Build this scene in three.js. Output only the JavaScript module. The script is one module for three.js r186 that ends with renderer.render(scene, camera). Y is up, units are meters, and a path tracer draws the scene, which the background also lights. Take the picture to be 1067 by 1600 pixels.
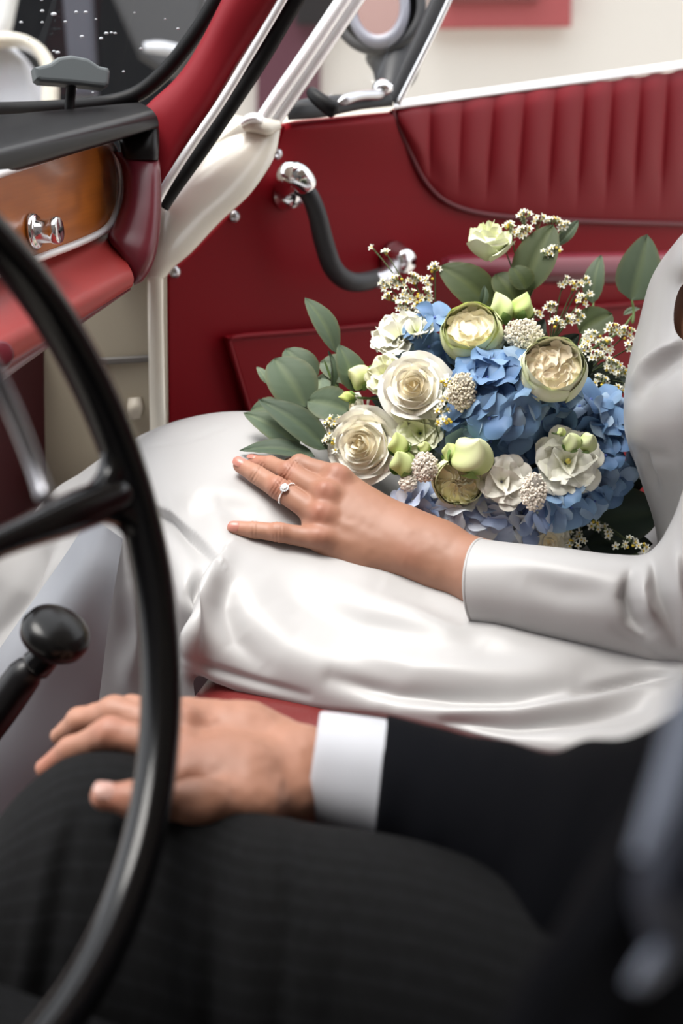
import * as THREE from 'three';
import { mergeGeometries } from 'three/addons/utils/BufferGeometryUtils.js';

// ---------- camera, sky, sun, exposure ----------
const scene = new THREE.Scene();
const FPX = 2300, PITCH = THREE.MathUtils.degToRad(24), EYE = new THREE.Vector3(0, 1.15, 0);
const camera = new THREE.PerspectiveCamera(2 * THREE.MathUtils.radToDeg(Math.atan(800 / FPX)), 1067 / 1600, 0.05, 200);
const FWD = new THREE.Vector3(0, -Math.sin(PITCH), -Math.cos(PITCH)), RIGHT = new THREE.Vector3(1, 0, 0), UP = new THREE.Vector3(0, Math.cos(PITCH), -Math.sin(PITCH));
camera.position.copy(EYE); camera.lookAt(EYE.clone().add(FWD)); camera.updateMatrixWorld();
camera.focus = 1.35; camera.userData.fStop = 4.0;

const renderer = new THREE.WebGLRenderer();
renderer.toneMapping = THREE.LinearToneMapping;
renderer.toneMappingExposure = 2.2;
renderer.shadowMap.enabled = true;

{ // a hazy overcast sky, a little brighter overhead than at the horizon
  const W = 64, H = 32, d = new Float32Array(W * H * 4);
  for (let y = 0; y < H; y++) for (let x = 0; x < W; x++) {
    const e = Math.sin(((y + 0.5) / H - 0.5) * Math.PI), b = e < 0 ? 0.35 : 1.05 + 0.05 * e;
    d.set([b * 0.97, b * 0.99, b * 1.03, 1], (y * W + x) * 4);
  }
  const t = new THREE.DataTexture(d, W, H, THREE.RGBAFormat, THREE.FloatType);
  t.mapping = THREE.EquirectangularReflectionMapping; t.magFilter = THREE.LinearFilter; t.needsUpdate = true;
  scene.background = t; scene.environment = t;
}
const sun = new THREE.DirectionalLight(new THREE.Color(1, 0.965, 0.91), 2.05);   // sun through thin cloud: very soft
sun.position.set(-0.75, 3.5, -1.3); sun.target.position.set(0, 0.5, -1.3);
sun.castShadow = true; sun.shadow.radius = 60; sun.shadow.mapSize.set(2048, 2048);
Object.assign(sun.shadow.camera, { left: -3, right: 3, top: 3, bottom: -3, near: 0.1, far: 12 });
scene.add(sun, sun.target);

// ---------- helpers ----------
const V = (x, y, z) => new THREE.Vector3(x, y, z);
const at = (px, py, d) => EYE.clone().addScaledVector(FWD, d).addScaledVector(RIGHT, (px - 533.5) / FPX * d).addScaledVector(UP, (800 - py) / FPX * d);
const A3 = (a) => at(a[0], a[1], a[2]);
const toPx = (p) => { const q = p.clone().sub(EYE), z = q.dot(FWD); return [533.5 + FPX * q.dot(RIGHT) / z, 800 - FPX * q.dot(UP) / z, z]; };
const view = (x, y, z) => V(0, 0, 0).addScaledVector(RIGHT, x).addScaledVector(UP, y).addScaledVector(FWD, -z).normalize();
function rng(seed) { let s = seed | 0; return () => { s = (s + 0x6d2b79f5) | 0; let t = Math.imul(s ^ (s >>> 15), 1 | s); t = (t + Math.imul(t ^ (t >>> 7), 61 | t)) ^ t; return ((t ^ (t >>> 14)) >>> 0) / 4294967296; }; }
const mix = (a, b, t) => a + (b - a) * t, clamp = (x, a = 0, b = 1) => Math.min(b, Math.max(a, x)), sstep = (a, b, x) => { const t = clamp((x - a) / (b - a)); return t * t * (3 - 2 * t); };
function hash3(x, y, z) { let h = Math.imul(x, 374761393) ^ Math.imul(y, 668265263) ^ Math.imul(z, 2147483647 - 1013); h = Math.imul(h ^ (h >>> 13), 1274126177); return ((h ^ (h >>> 16)) >>> 0) / 4294967296; }
function noise(x, y, z) {
  const i = Math.floor(x), j = Math.floor(y), k = Math.floor(z), f = (t) => t * t * (3 - 2 * t), u = f(x - i), v = f(y - j), w = f(z - k);
  const L = (a, b, t) => a + (b - a) * t;
  return L(L(L(hash3(i, j, k), hash3(i + 1, j, k), u), L(hash3(i, j + 1, k), hash3(i + 1, j + 1, k), u), v), L(L(hash3(i, j, k + 1), hash3(i + 1, j, k + 1), u), L(hash3(i, j + 1, k + 1), hash3(i + 1, j + 1, k + 1), u), v), w) * 2 - 1;
}
const used = {}, bases = new WeakMap();
const numbered = (n) => { used[n] = (used[n] ?? -1) + 1; return used[n] ? n + '_' + String(used[n]).padStart(3, '0') : n; };
const shade = (o) => { o.castShadow = o.receiveShadow = true; return o; };
function thing(name, label, category, base, extra = {}) {
  const o = new THREE.Group(); o.name = numbered(name); o.position.copy(base); bases.set(o, base.clone());
  o.userData = { label, category, ...extra }; scene.add(o); return o;
}
function struct(name, label, geo, mat, category = 'structure') {
  const o = shade(new THREE.Mesh(geo, mat)); o.name = numbered(name); o.userData = { kind: 'structure', label, category }; scene.add(o); return o;
}
// a part (or sub-part) from geometry given in world coordinates
function part(parent, name, geo, mat, label) {
  const base = bases.get(parent) ?? V(0, 0, 0);
  geo.translate(-base.x, -base.y, -base.z);
  const o = shade(new THREE.Mesh(geo, mat)); o.name = name; bases.set(o, base);
  if (label) o.userData.label = label;
  parent.add(o); return o;
}
function pgroup(parent, name, pos, label) { // a part that is a group with its own origin
  const base = bases.get(parent) ?? V(0, 0, 0), o = new THREE.Group();
  o.name = name; o.position.copy(pos).sub(base); bases.set(o, pos.clone());
  if (label) o.userData.label = label;
  parent.add(o); return o;
}
// surfaces
function sheet(nu, nv, fn, opt = {}) {
  const pos = [], uv = [], col = [], idx = [], c = new THREE.Color();
  for (let j = 0; j <= nv; j++) for (let i = 0; i <= nu; i++) {
    const u = i / nu, v = j / nv, p = fn(u, v);
    if (p.isVector3) pos.push(p.x, p.y, p.z); else pos.push(p[0], p[1], p[2]);
    uv.push(u * (opt.us ?? 1), v * (opt.vs ?? 1));
    if (opt.color) { const q = opt.color(u, v); col.push(q[0], q[1], q[2]); }
  }
  for (let j = 0; j < nv; j++) for (let i = 0; i < nu; i++) {
    const a = j * (nu + 1) + i, b = a + 1, d = a + nu + 1, e = d + 1;
    opt.flip ? idx.push(a, d, b, b, d, e) : idx.push(a, b, d, b, e, d);
  }
  const g = new THREE.BufferGeometry();
  g.setAttribute('position', new THREE.Float32BufferAttribute(pos, 3)); g.setAttribute('uv', new THREE.Float32BufferAttribute(uv, 2));
  if (opt.color) g.setAttribute('color', new THREE.Float32BufferAttribute(col, 3));
  g.setIndex(idx); g.computeVertexNormals();
  if (opt.wrap) { // smooth the seam between u = 0 and u = 1
    const n = g.attributes.normal;
    for (let j = 0; j <= nv; j++) { const a = j * (nu + 1), b = a + nu, q = V(n.getX(a) + n.getX(b), n.getY(a) + n.getY(b), n.getZ(a) + n.getZ(b)).normalize(); n.setXYZ(a, q.x, q.y, q.z); n.setXYZ(b, q.x, q.y, q.z); }
  }
  return g;
}
function cr(p0, p1, p2, p3, t) { return 0.5 * (2 * p1 + (p2 - p0) * t + (2 * p0 - 5 * p1 + 4 * p2 - p3) * t * t + (3 * p1 - p0 - 3 * p2 + p3) * t * t * t); }
function crArr(arr, t) { // arr of number arrays, t 0..1
  const n = arr.length - 1, x = clamp(t) * n, i = Math.min(n - 1, Math.floor(x)), f = x - i, g = (k) => arr[clamp(k, 0, n)];
  const a = i > 0 ? g(i - 1) : arr[0].map((q, k) => 2 * q - arr[1][k]), d = i + 2 <= n ? g(i + 2) : arr[n].map((q, k) => 2 * q - arr[n - 1][k]);
  return arr[i].map((_, k) => cr(a[k], g(i)[k], g(i + 1)[k], d[k], f));
}
// a limb or cushion given by stations: [x,y] and [x,y] of its two edges as seen, depth of its middle, half its thickness
function outlineLoft(st, { nu = 48, nv = 60, power = 1, caps = true, us = 1, vs = 1, wob } = {}) {
  const flat = st.map((s) => [...s[0], ...s[1], s[2], s[3]]);
  const ring = (a, v) => {
    const s = crArr(flat, v), d = s[4], A = at(s[0], s[1], d), B = at(s[2], s[3], d), c = A.clone().add(B).multiplyScalar(0.5), h = B.sub(A).multiplyScalar(0.5);
    const dir = c.clone().sub(EYE).normalize(), ca = Math.cos(a), sa = Math.sin(a);
    const e = (q) => Math.sign(q) * Math.pow(Math.abs(q), power);
    const p = c.addScaledVector(h, e(ca)).addScaledVector(dir, e(sa) * s[5]);
    return wob ? wob(p, a, v, ca, sa) : p;
  };
  const g = sheet(nu, nv, (u, v) => ring(u * Math.PI * 2, v), { wrap: true, us, vs });
  if (!caps) return g;
  const cap = (v, flip) => { const c = V(0, 0, 0); for (let i = 0; i < 16; i++) c.add(ring(i / 16 * Math.PI * 2, v)); c.multiplyScalar(1 / 16); return sheet(nu, 2, (u, w) => ring(u * Math.PI * 2, v).lerp(c, w), { flip, us, vs: 0.05 }); };
  return mergeGeometries([g, cap(0, true), cap(1, false)]);
}
function tube(pts, r, seg = 40, rad = 10, closed = false) {
  const P = pts.map((p) => p.isVector3 ? p : A3(p));
  return new THREE.TubeGeometry(new THREE.CatmullRomCurve3(P, closed, 'catmullrom', 0.5), seg, r, rad, closed);
}
function taperTube(pts, radii, seg = 24, rad = 8) { // round ended
  const c = new THREE.CatmullRomCurve3(pts, false, 'catmullrom', 0.5), fr = c.computeFrenetFrames(seg, false), R = radii.map((r) => [r]);
  return sheet(rad, seg, (u, v) => { const i = Math.round(v * seg), r = crArr(R, v)[0] * Math.min(1, Math.sqrt(clamp(Math.min(v, 1 - v) * seg / 1.5 + 0.02))), a = u * Math.PI * 2; return c.getPointAt(v).addScaledVector(fr.normals[i], Math.cos(a) * r).addScaledVector(fr.binormals[i], Math.sin(a) * r); }, { wrap: true, flip: true });
}
function lathe(profile, seg = 32) { return new THREE.LatheGeometry(profile.map((p) => new THREE.Vector2(p[0], p[1])), seg); }
function orient(geo, pos, up, spin = 0) { const q = new THREE.Quaternion().setFromUnitVectors(V(0, 1, 0), up.clone().normalize()); if (spin) geo.rotateY(spin); geo.applyQuaternion(q); geo.translate(pos.x, pos.y, pos.z); return geo; }
// a plane in the place, with outlines drawn on it
class Flat {
  constructor(a, b, c) { // a origin, b along, c up
    this.o = a; this.ex = b.clone().sub(a).normalize(); this.n = new THREE.Vector3().crossVectors(this.ex, c.clone().sub(a)).normalize(); this.ey = new THREE.Vector3().crossVectors(this.n, this.ex);
    if (this.n.dot(EYE.clone().sub(a)) < 0) { this.n.negate(); this.ey = new THREE.Vector3().crossVectors(this.n, this.ex); }
    this.m = new THREE.Matrix4().makeBasis(this.ex, this.ey, this.n).setPosition(a);
  }
  hit(px, py, off = 0) { const r = at(px, py, 1).sub(EYE), o = this.o.clone().addScaledVector(this.n, off); return EYE.clone().addScaledVector(r, o.sub(EYE).dot(this.n) / r.dot(this.n)); }
  uv(px, py, off = 0) { const p = this.hit(px, py, off).sub(this.o); return new THREE.Vector2(p.dot(this.ex), p.dot(this.ey)); }
  shape(pts, off, smooth) { let q = pts.map((p) => this.uv(p[0], p[1], off)); if (smooth) q = new THREE.SplineCurve([...q, q[0]]).getPoints(pts.length * 6).slice(0, -1); return new THREE.Shape(q); }
  slab(pts, off, thick, bevel = 0.003, smooth = false) { // front face at off, going back by thick
    const g = new THREE.ExtrudeGeometry(this.shape(pts, off, smooth), { depth: Math.max(0.0005, thick - 2 * bevel), bevelEnabled: bevel > 0, bevelThickness: bevel, bevelSize: bevel, bevelOffset: -bevel, bevelSegments: 3 });
    g.translate(0, 0, off - thick + bevel); g.applyMatrix4(this.m); return g;
  }
}
// ---------- distance fields for bodies ----------
function capsuleField(prims, extra) { // prims: {a,b,ra,rb,k}
  const P = prims.map((p) => { const d = p.b.clone().sub(p.a); return [p.a.x, p.a.y, p.a.z, d.x, d.y, d.z, Math.max(1e-12, d.lengthSq()), p.ra, p.rb, p.k ?? 0.008]; });
  return (x, y, z) => {
    let f = 1e3;
    for (const p of P) {
      const qx = x - p[0], qy = y - p[1], qz = z - p[2]; let t = (qx * p[3] + qy * p[4] + qz * p[5]) / p[6]; t = t < 0 ? 0 : t > 1 ? 1 : t;
      const ex = qx - p[3] * t, ey = qy - p[4] * t, ez = qz - p[5] * t, d = Math.sqrt(ex * ex + ey * ey + ez * ez) - (p[7] + (p[8] - p[7]) * t), k = p[9];
      if (f > 100) f = d; else { const h = Math.max(k - Math.abs(f - d), 0) / k; f = Math.min(f, d) - h * h * k * 0.25; }
    }
    return extra ? extra(f, x, y, z) : f;
  };
}
function meshField(fn, lo, hi, cell, color) {
  const B = 8, n = [0, 1, 2].map((i) => Math.ceil((hi.getComponent(i) - lo.getComponent(i)) / cell / B) * B + 1), [nx, ny, nz] = n;
  const val = new Float32Array(nx * ny * nz).fill(9), id = (i, j, k) => i + nx * (j + ny * k), half = B * cell * 0.5 * 1.9;
  for (let bk = 0; bk < nz - 1; bk += B) for (let bj = 0; bj < ny - 1; bj += B) for (let bi = 0; bi < nx - 1; bi += B) {
    const c = fn(lo.x + (bi + B / 2) * cell, lo.y + (bj + B / 2) * cell, lo.z + (bk + B / 2) * cell);
    const skip = Math.abs(c) > half;
    for (let k = bk; k <= bk + B; k++) for (let j = bj; j <= bj + B; j++) for (let i = bi; i <= bi + B; i++) { const q = id(i, j, k); if (skip) { if (val[q] === 9) val[q] = c > 0 ? 8 : -8; } else if (val[q] === 9 || Math.abs(val[q]) === 8) val[q] = fn(lo.x + i * cell, lo.y + j * cell, lo.z + k * cell); }
  }
  const vid = new Int32Array(nx * ny * nz).fill(-1), pos = [], idx = [], C = [[0, 0, 0], [1, 0, 0], [0, 1, 0], [1, 1, 0], [0, 0, 1], [1, 0, 1], [0, 1, 1], [1, 1, 1]], E = [[0, 1], [2, 3], [4, 5], [6, 7], [0, 2], [1, 3], [4, 6], [5, 7], [0, 4], [1, 5], [2, 6], [3, 7]];
  for (let k = 0; k < nz - 1; k++) for (let j = 0; j < ny - 1; j++) for (let i = 0; i < nx - 1; i++) {
    let m = 0; const v = [];
    for (let q = 0; q < 8; q++) { v[q] = val[id(i + C[q][0], j + C[q][1], k + C[q][2])]; if (v[q] < 0) m |= 1 << q; }
    if (m === 0 || m === 255) continue;
    let x = 0, y = 0, z = 0, s = 0;
    for (const [a, b] of E) if ((v[a] < 0) !== (v[b] < 0)) { const t = v[a] / (v[a] - v[b]); x += mix(C[a][0], C[b][0], t); y += mix(C[a][1], C[b][1], t); z += mix(C[a][2], C[b][2], t); s++; }
    vid[id(i, j, k)] = pos.length / 3; pos.push(lo.x + (i + x / s) * cell, lo.y + (j + y / s) * cell, lo.z + (k + z / s) * cell);
  }
  const quad = (a, b, c, d, f) => { if (a < 0 || b < 0 || c < 0 || d < 0) return; f ? idx.push(a, b, c, a, c, d) : idx.push(a, c, b, a, d, c); };
  for (let k = 1; k < nz - 1; k++) for (let j = 1; j < ny - 1; j++) for (let i = 1; i < nx - 1; i++) {
    const v = val[id(i, j, k)] < 0;
    if (v !== (val[id(i + 1, j, k)] < 0)) quad(vid[id(i, j - 1, k - 1)], vid[id(i, j, k - 1)], vid[id(i, j, k)], vid[id(i, j - 1, k)], v);
    if (v !== (val[id(i, j + 1, k)] < 0)) quad(vid[id(i - 1, j, k - 1)], vid[id(i - 1, j, k)], vid[id(i, j, k)], vid[id(i, j, k - 1)], v);
    if (v !== (val[id(i, j, k + 1)] < 0)) quad(vid[id(i - 1, j - 1, k)], vid[id(i, j - 1, k)], vid[id(i, j, k)], vid[id(i - 1, j, k)], v);
  }
  const nor = [], col = [], e = cell * 0.5;
  for (let q = 0; q < pos.length; q += 3) {
    let [x, y, z] = [pos[q], pos[q + 1], pos[q + 2]], g;
    for (let it = 0; it < 2; it++) {
      g = [fn(x + e, y, z) - fn(x - e, y, z), fn(x, y + e, z) - fn(x, y - e, z), fn(x, y, z + e) - fn(x, y, z - e)]; const l = Math.hypot(...g) || 1; g = g.map((w) => w / l);
      if (!it) { const d = clamp(fn(x, y, z), -cell, cell); x -= g[0] * d; y -= g[1] * d; z -= g[2] * d; }
    }
    pos[q] = x; pos[q + 1] = y; pos[q + 2] = z; nor.push(...g); if (color) col.push(...color(x, y, z));
  }
  const G = new THREE.BufferGeometry();
  G.setAttribute('position', new THREE.Float32BufferAttribute(pos, 3)); G.setAttribute('normal', new THREE.Float32BufferAttribute(nor, 3));
  if (color) G.setAttribute('color', new THREE.Float32BufferAttribute(col, 3));
  G.setIndex(idx); return G;
}
const bone = (a, b, k = 0.008) => ({ a: A3(a), b: A3(b), ra: a[3] * a[2] / FPX, rb: b[3] * b[2] / FPX, k });
const chain = (pts, k) => pts.slice(1).map((p, i) => bone(pts[i], p, k));

// ---------- textures and materials ----------
function dataTex(w, h, fn, srgb, rep = 1) {
  const d = new Uint8Array(w * h * 4);
  for (let y = 0; y < h; y++) for (let x = 0; x < w; x++) { const c = fn(x / w, y / h); d.set([c[0] * 255, c[1] * 255, c[2] * 255, 255].map((q) => clamp(q, 0, 255)), (y * w + x) * 4); }
  const t = new THREE.DataTexture(d, w, h); t.wrapS = t.wrapT = THREE.RepeatWrapping; t.magFilter = THREE.LinearFilter; t.minFilter = THREE.LinearMipmapLinearFilter;
  if (srgb) t.colorSpace = THREE.SRGBColorSpace; t.repeat.set(rep, rep); t.needsUpdate = true; return t;
}
const woodTex = dataTex(512, 256, (u, v) => { // burr walnut veneer, grain running along the dashboard
  const w = noise(u * 3, v * 5, 1) * 0.35 + noise(u * 9, v * 14, 4) * 0.12, g = Math.sin((v * 9 + w * 7) * 3.1) * 0.5 + 0.5, f = noise(u * 14, v * 150, 2) * 0.5 + 0.5, m = noise(u * 2.2, v * 2.5, 8) * 0.5 + 0.5;
  const t = clamp(0.25 + 0.32 * g + 0.16 * f + 0.3 * m - 0.1); return [mix(0.56, 0.80, t), mix(0.29, 0.46, t), mix(0.09, 0.15, t)];
}, true);
const pinTex = dataTex(256, 256, (u, v) => { // charcoal worsted with a faint stripe
  const s = Math.pow(Math.max(0, Math.cos(u * Math.PI * 2 * 40)), 4), tw = ((Math.floor(u * 256) + Math.floor(v * 256)) % 4) / 4, b = 0.035 + 0.035 * s + 0.015 * tw + 0.012 * noise(u * 90, v * 90, 3); return [b, b * 1.02, b * 1.12];
}, true);
const leatherTex = dataTex(256, 256, (u, v) => { const n = noise(u * 48, v * 48, 5) * 0.5 + noise(u * 110, v * 110, 9) * 0.3; const c = clamp(0.6 + 0.4 * n); return [c, c, c]; });
const std = (r, g, b, rough, o = {}) => new THREE.MeshPhysicalMaterial({ color: new THREE.Color().setRGB(r, g, b), roughness: rough, side: THREE.DoubleSide, ...o });
const M = {
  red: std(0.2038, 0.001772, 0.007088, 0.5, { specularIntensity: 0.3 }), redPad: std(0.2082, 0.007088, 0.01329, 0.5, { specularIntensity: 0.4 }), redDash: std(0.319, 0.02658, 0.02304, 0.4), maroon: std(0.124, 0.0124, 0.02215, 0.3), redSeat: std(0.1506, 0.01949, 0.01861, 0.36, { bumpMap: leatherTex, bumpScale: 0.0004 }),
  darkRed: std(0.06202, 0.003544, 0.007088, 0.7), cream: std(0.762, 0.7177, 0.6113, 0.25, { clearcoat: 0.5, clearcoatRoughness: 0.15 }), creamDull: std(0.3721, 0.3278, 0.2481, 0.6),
  chrome: std(0.82, 0.83, 0.85, 0.12, { metalness: 1 }), steel: std(0.5, 0.5, 0.52, 0.3, { metalness: 1 }), blackGloss: std(0.003, 0.003, 0.0035, 0.2, { clearcoat: 0.25, clearcoatRoughness: 0.12, specularIntensity: 0.45 }), knob: std(0.004, 0.004, 0.004, 0.25, { specularIntensity: 0.5 }), darkChrome: std(0.24, 0.24, 0.26, 0.25, { metalness: 1 }), blackLeather: std(0.005, 0.0045, 0.005, 0.34, { specularIntensity: 0.6 }), rubber: std(0.004, 0.004, 0.0045, 0.5, { specularIntensity: 0.4 }), greyRubber: std(0.032, 0.033, 0.036, 0.45, { specularIntensity: 0.6 }),
  chromeSoft: std(0.93, 0.93, 0.94, 0.4, { metalness: 0.6 }), wood: new THREE.MeshPhysicalMaterial({ map: woodTex, color: 0xf0f0f0, roughness: 0.35, clearcoat: 0.6, clearcoatRoughness: 0.15, side: THREE.DoubleSide }),
  satin: std(0.4519, 0.4457, 0.443, 0.42, { sheen: 0.4, sheenRoughness: 0.4, sheenColor: new THREE.Color(1, 1, 1) }), satinMatte: std(0.7442, 0.7354, 0.7354, 0.6), organza: std(0.319, 0.3322, 0.3633, 0.55),
  skin: std(1, 1, 1, 0.52, { vertexColors: true, sheen: 0.2, sheenColor: new THREE.Color(1, 0.8, 0.7) }), nail: std(0.5316, 0.2215, 0.1728, 0.3), nailMan: std(0.5493, 0.319, 0.2658, 0.3),
  suit: std(0.0025, 0.0028, 0.0042, 0.8, { specularIntensity: 0.1 }), trouser: new THREE.MeshPhysicalMaterial({ map: pinTex, roughness: 0.85, specularIntensity: 0.3, side: THREE.DoubleSide }), cuff: std(0.4607, 0.4696, 0.505, 0.7), shirt: std(0.2126, 0.2392, 0.3012, 0.7), tie: std(0.012, 0.017, 0.035, 0.6),
  wall: std(0.6911, 0.6689, 0.6246, 0.9), glass: new THREE.MeshPhysicalMaterial({ color: 0xffffff, roughness: 0.02, transmission: 1, thickness: 0, ior: 1.5, side: THREE.DoubleSide, specularIntensity: 0.35 }),
};
// ================= the setting behind the car =================
const GROUND = 0;
{
  const g = new THREE.PlaneGeometry(14, 14, 1, 1); g.rotateX(-Math.PI / 2); g.translate(0, GROUND, -3);
  struct('ground', 'grey paved ground around the car', g, std(0.45, 0.42, 0.38, 0.9), 'ground');
}
const wallFlat = new Flat(V(-1, 0, -4.2), V(1, 0, -4.2), V(-1, 1, -4.2));
{
  const g = new THREE.BoxGeometry(9, 2.5, 0.25); g.translate(4.15, 1.25, -4.325);
  struct('wall_back', 'off-white rendered house wall outside the open car window', g, M.wall, 'wall');
  const n = new THREE.BoxGeometry(12, 4.2, 0.3); n.translate(0, 2.1, 0.85);
  struct('wall_front', 'dark stone house wall on the near side of the lane', n, std(0.10, 0.09, 0.085, 0.9), 'wall');
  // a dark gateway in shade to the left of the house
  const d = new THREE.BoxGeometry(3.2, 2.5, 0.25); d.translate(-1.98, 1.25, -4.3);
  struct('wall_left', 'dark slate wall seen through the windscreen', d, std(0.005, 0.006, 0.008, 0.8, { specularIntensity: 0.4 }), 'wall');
  const t = thing('window_shutter', 'dusky red wooden shutter on the off-white wall above the door window', 'shutter', wallFlat.hit(780, 46));
  part(t, 'shutter_board', wallFlat.slab([[672, 46], [893, 43], [898, -260], [684, -260]], 0.06, 0.05, 0.008), std(0.36, 0.08, 0.085, 0.6));
  part(t, 'shutter_frame', wallFlat.slab([[700, 4], [842, 2], [846, -240], [706, -240]], 0.085, 0.03, 0.008), std(0.17, 0.045, 0.045, 0.6), 'darker inner frame of the shutter');
  const m = thing('house_door', 'plum coloured house door behind the windscreen pillar', 'door', wallFlat.hit(460, 260));
  part(m, 'door_panel', wallFlat.slab([[398, 300], [498, 300], [508, -300], [408, -300]], 0.04, 0.04, 0.008), std(0.10, 0.032, 0.05, 0.6));
  part(m, 'door_frame', wallFlat.slab([[462, 40], [524, 40], [530, -300], [462, -300]], 0.09, 0.05, 0.008), std(0.012, 0.01, 0.012, 0.6), 'black framed top corner');
}
{ // things beyond the windscreen
  const o = thing('parked_car', 'cream rounded wing of another car seen through the windscreen', 'car', at(20, 240, 2.5));
  const f = new Flat(at(-60, 160, 2.5), at(80, 160, 2.5), at(-60, 40, 2.5));
  const arch = [], arcIn = [];
  for (let i = 0; i <= 14; i++) { const a = Math.PI * (i / 14); arch.push([8 + Math.cos(a) * 76, 110 - Math.sin(a) * 62]); arcIn.push([8 + Math.cos(a) * 56, 112 - Math.sin(a) * 50]); }
  part(o, 'wheel_arch', f.slab([...arch, [-68, 240], [-48, 240], ...arcIn.reverse(), [64, 240], [84, 240]], 0, 0.05, 0.008), M.cream);
  part(o, 'wing', f.slab([[-48, 240], [60, 240], [62, 165], [40, 90], [18, 68], [-48, 60]], -0.05, 0.12, 0.015), std(0.6, 0.62, 0.68, 0.3), 'pale grey panel inside the arch');
  part(o, 'roof_edge', f.slab([[-60, 90], [-2, 62], [12, 30], [34, -80], [-60, -80]], -0.2, 0.05, 0.01), std(0.62, 0.62, 0.6, 0.4), 'white panel rising behind the arch');
  part(o, 'side_panel', f.slab([[110, 150], [150, 150], [140, -80], [90, -80]], -0.5, 0.04, 0.01), std(0.03, 0.035, 0.05, 0.5), 'slate blue upright strip');
  part(o, 'bonnet', f.slab([[150, -60], [330, -60], [300, 90], [270, 120], [215, 85], [190, 30]], -0.6, 0.04, 0.01), std(0.03, 0.031, 0.034, 0.6), 'grey sloping panel');
  part(o, 'door_mirror', outlineLoft([[[225, 66], [225, 80], 2.9, 0.01], [[250, 64], [250, 84], 2.9, 0.02], [[280, 70], [280, 88], 2.9, 0.01]], { nu: 16, nv: 8 }), std(0.5, 0.52, 0.56, 0.3), 'light grey mirror shell');
}

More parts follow.
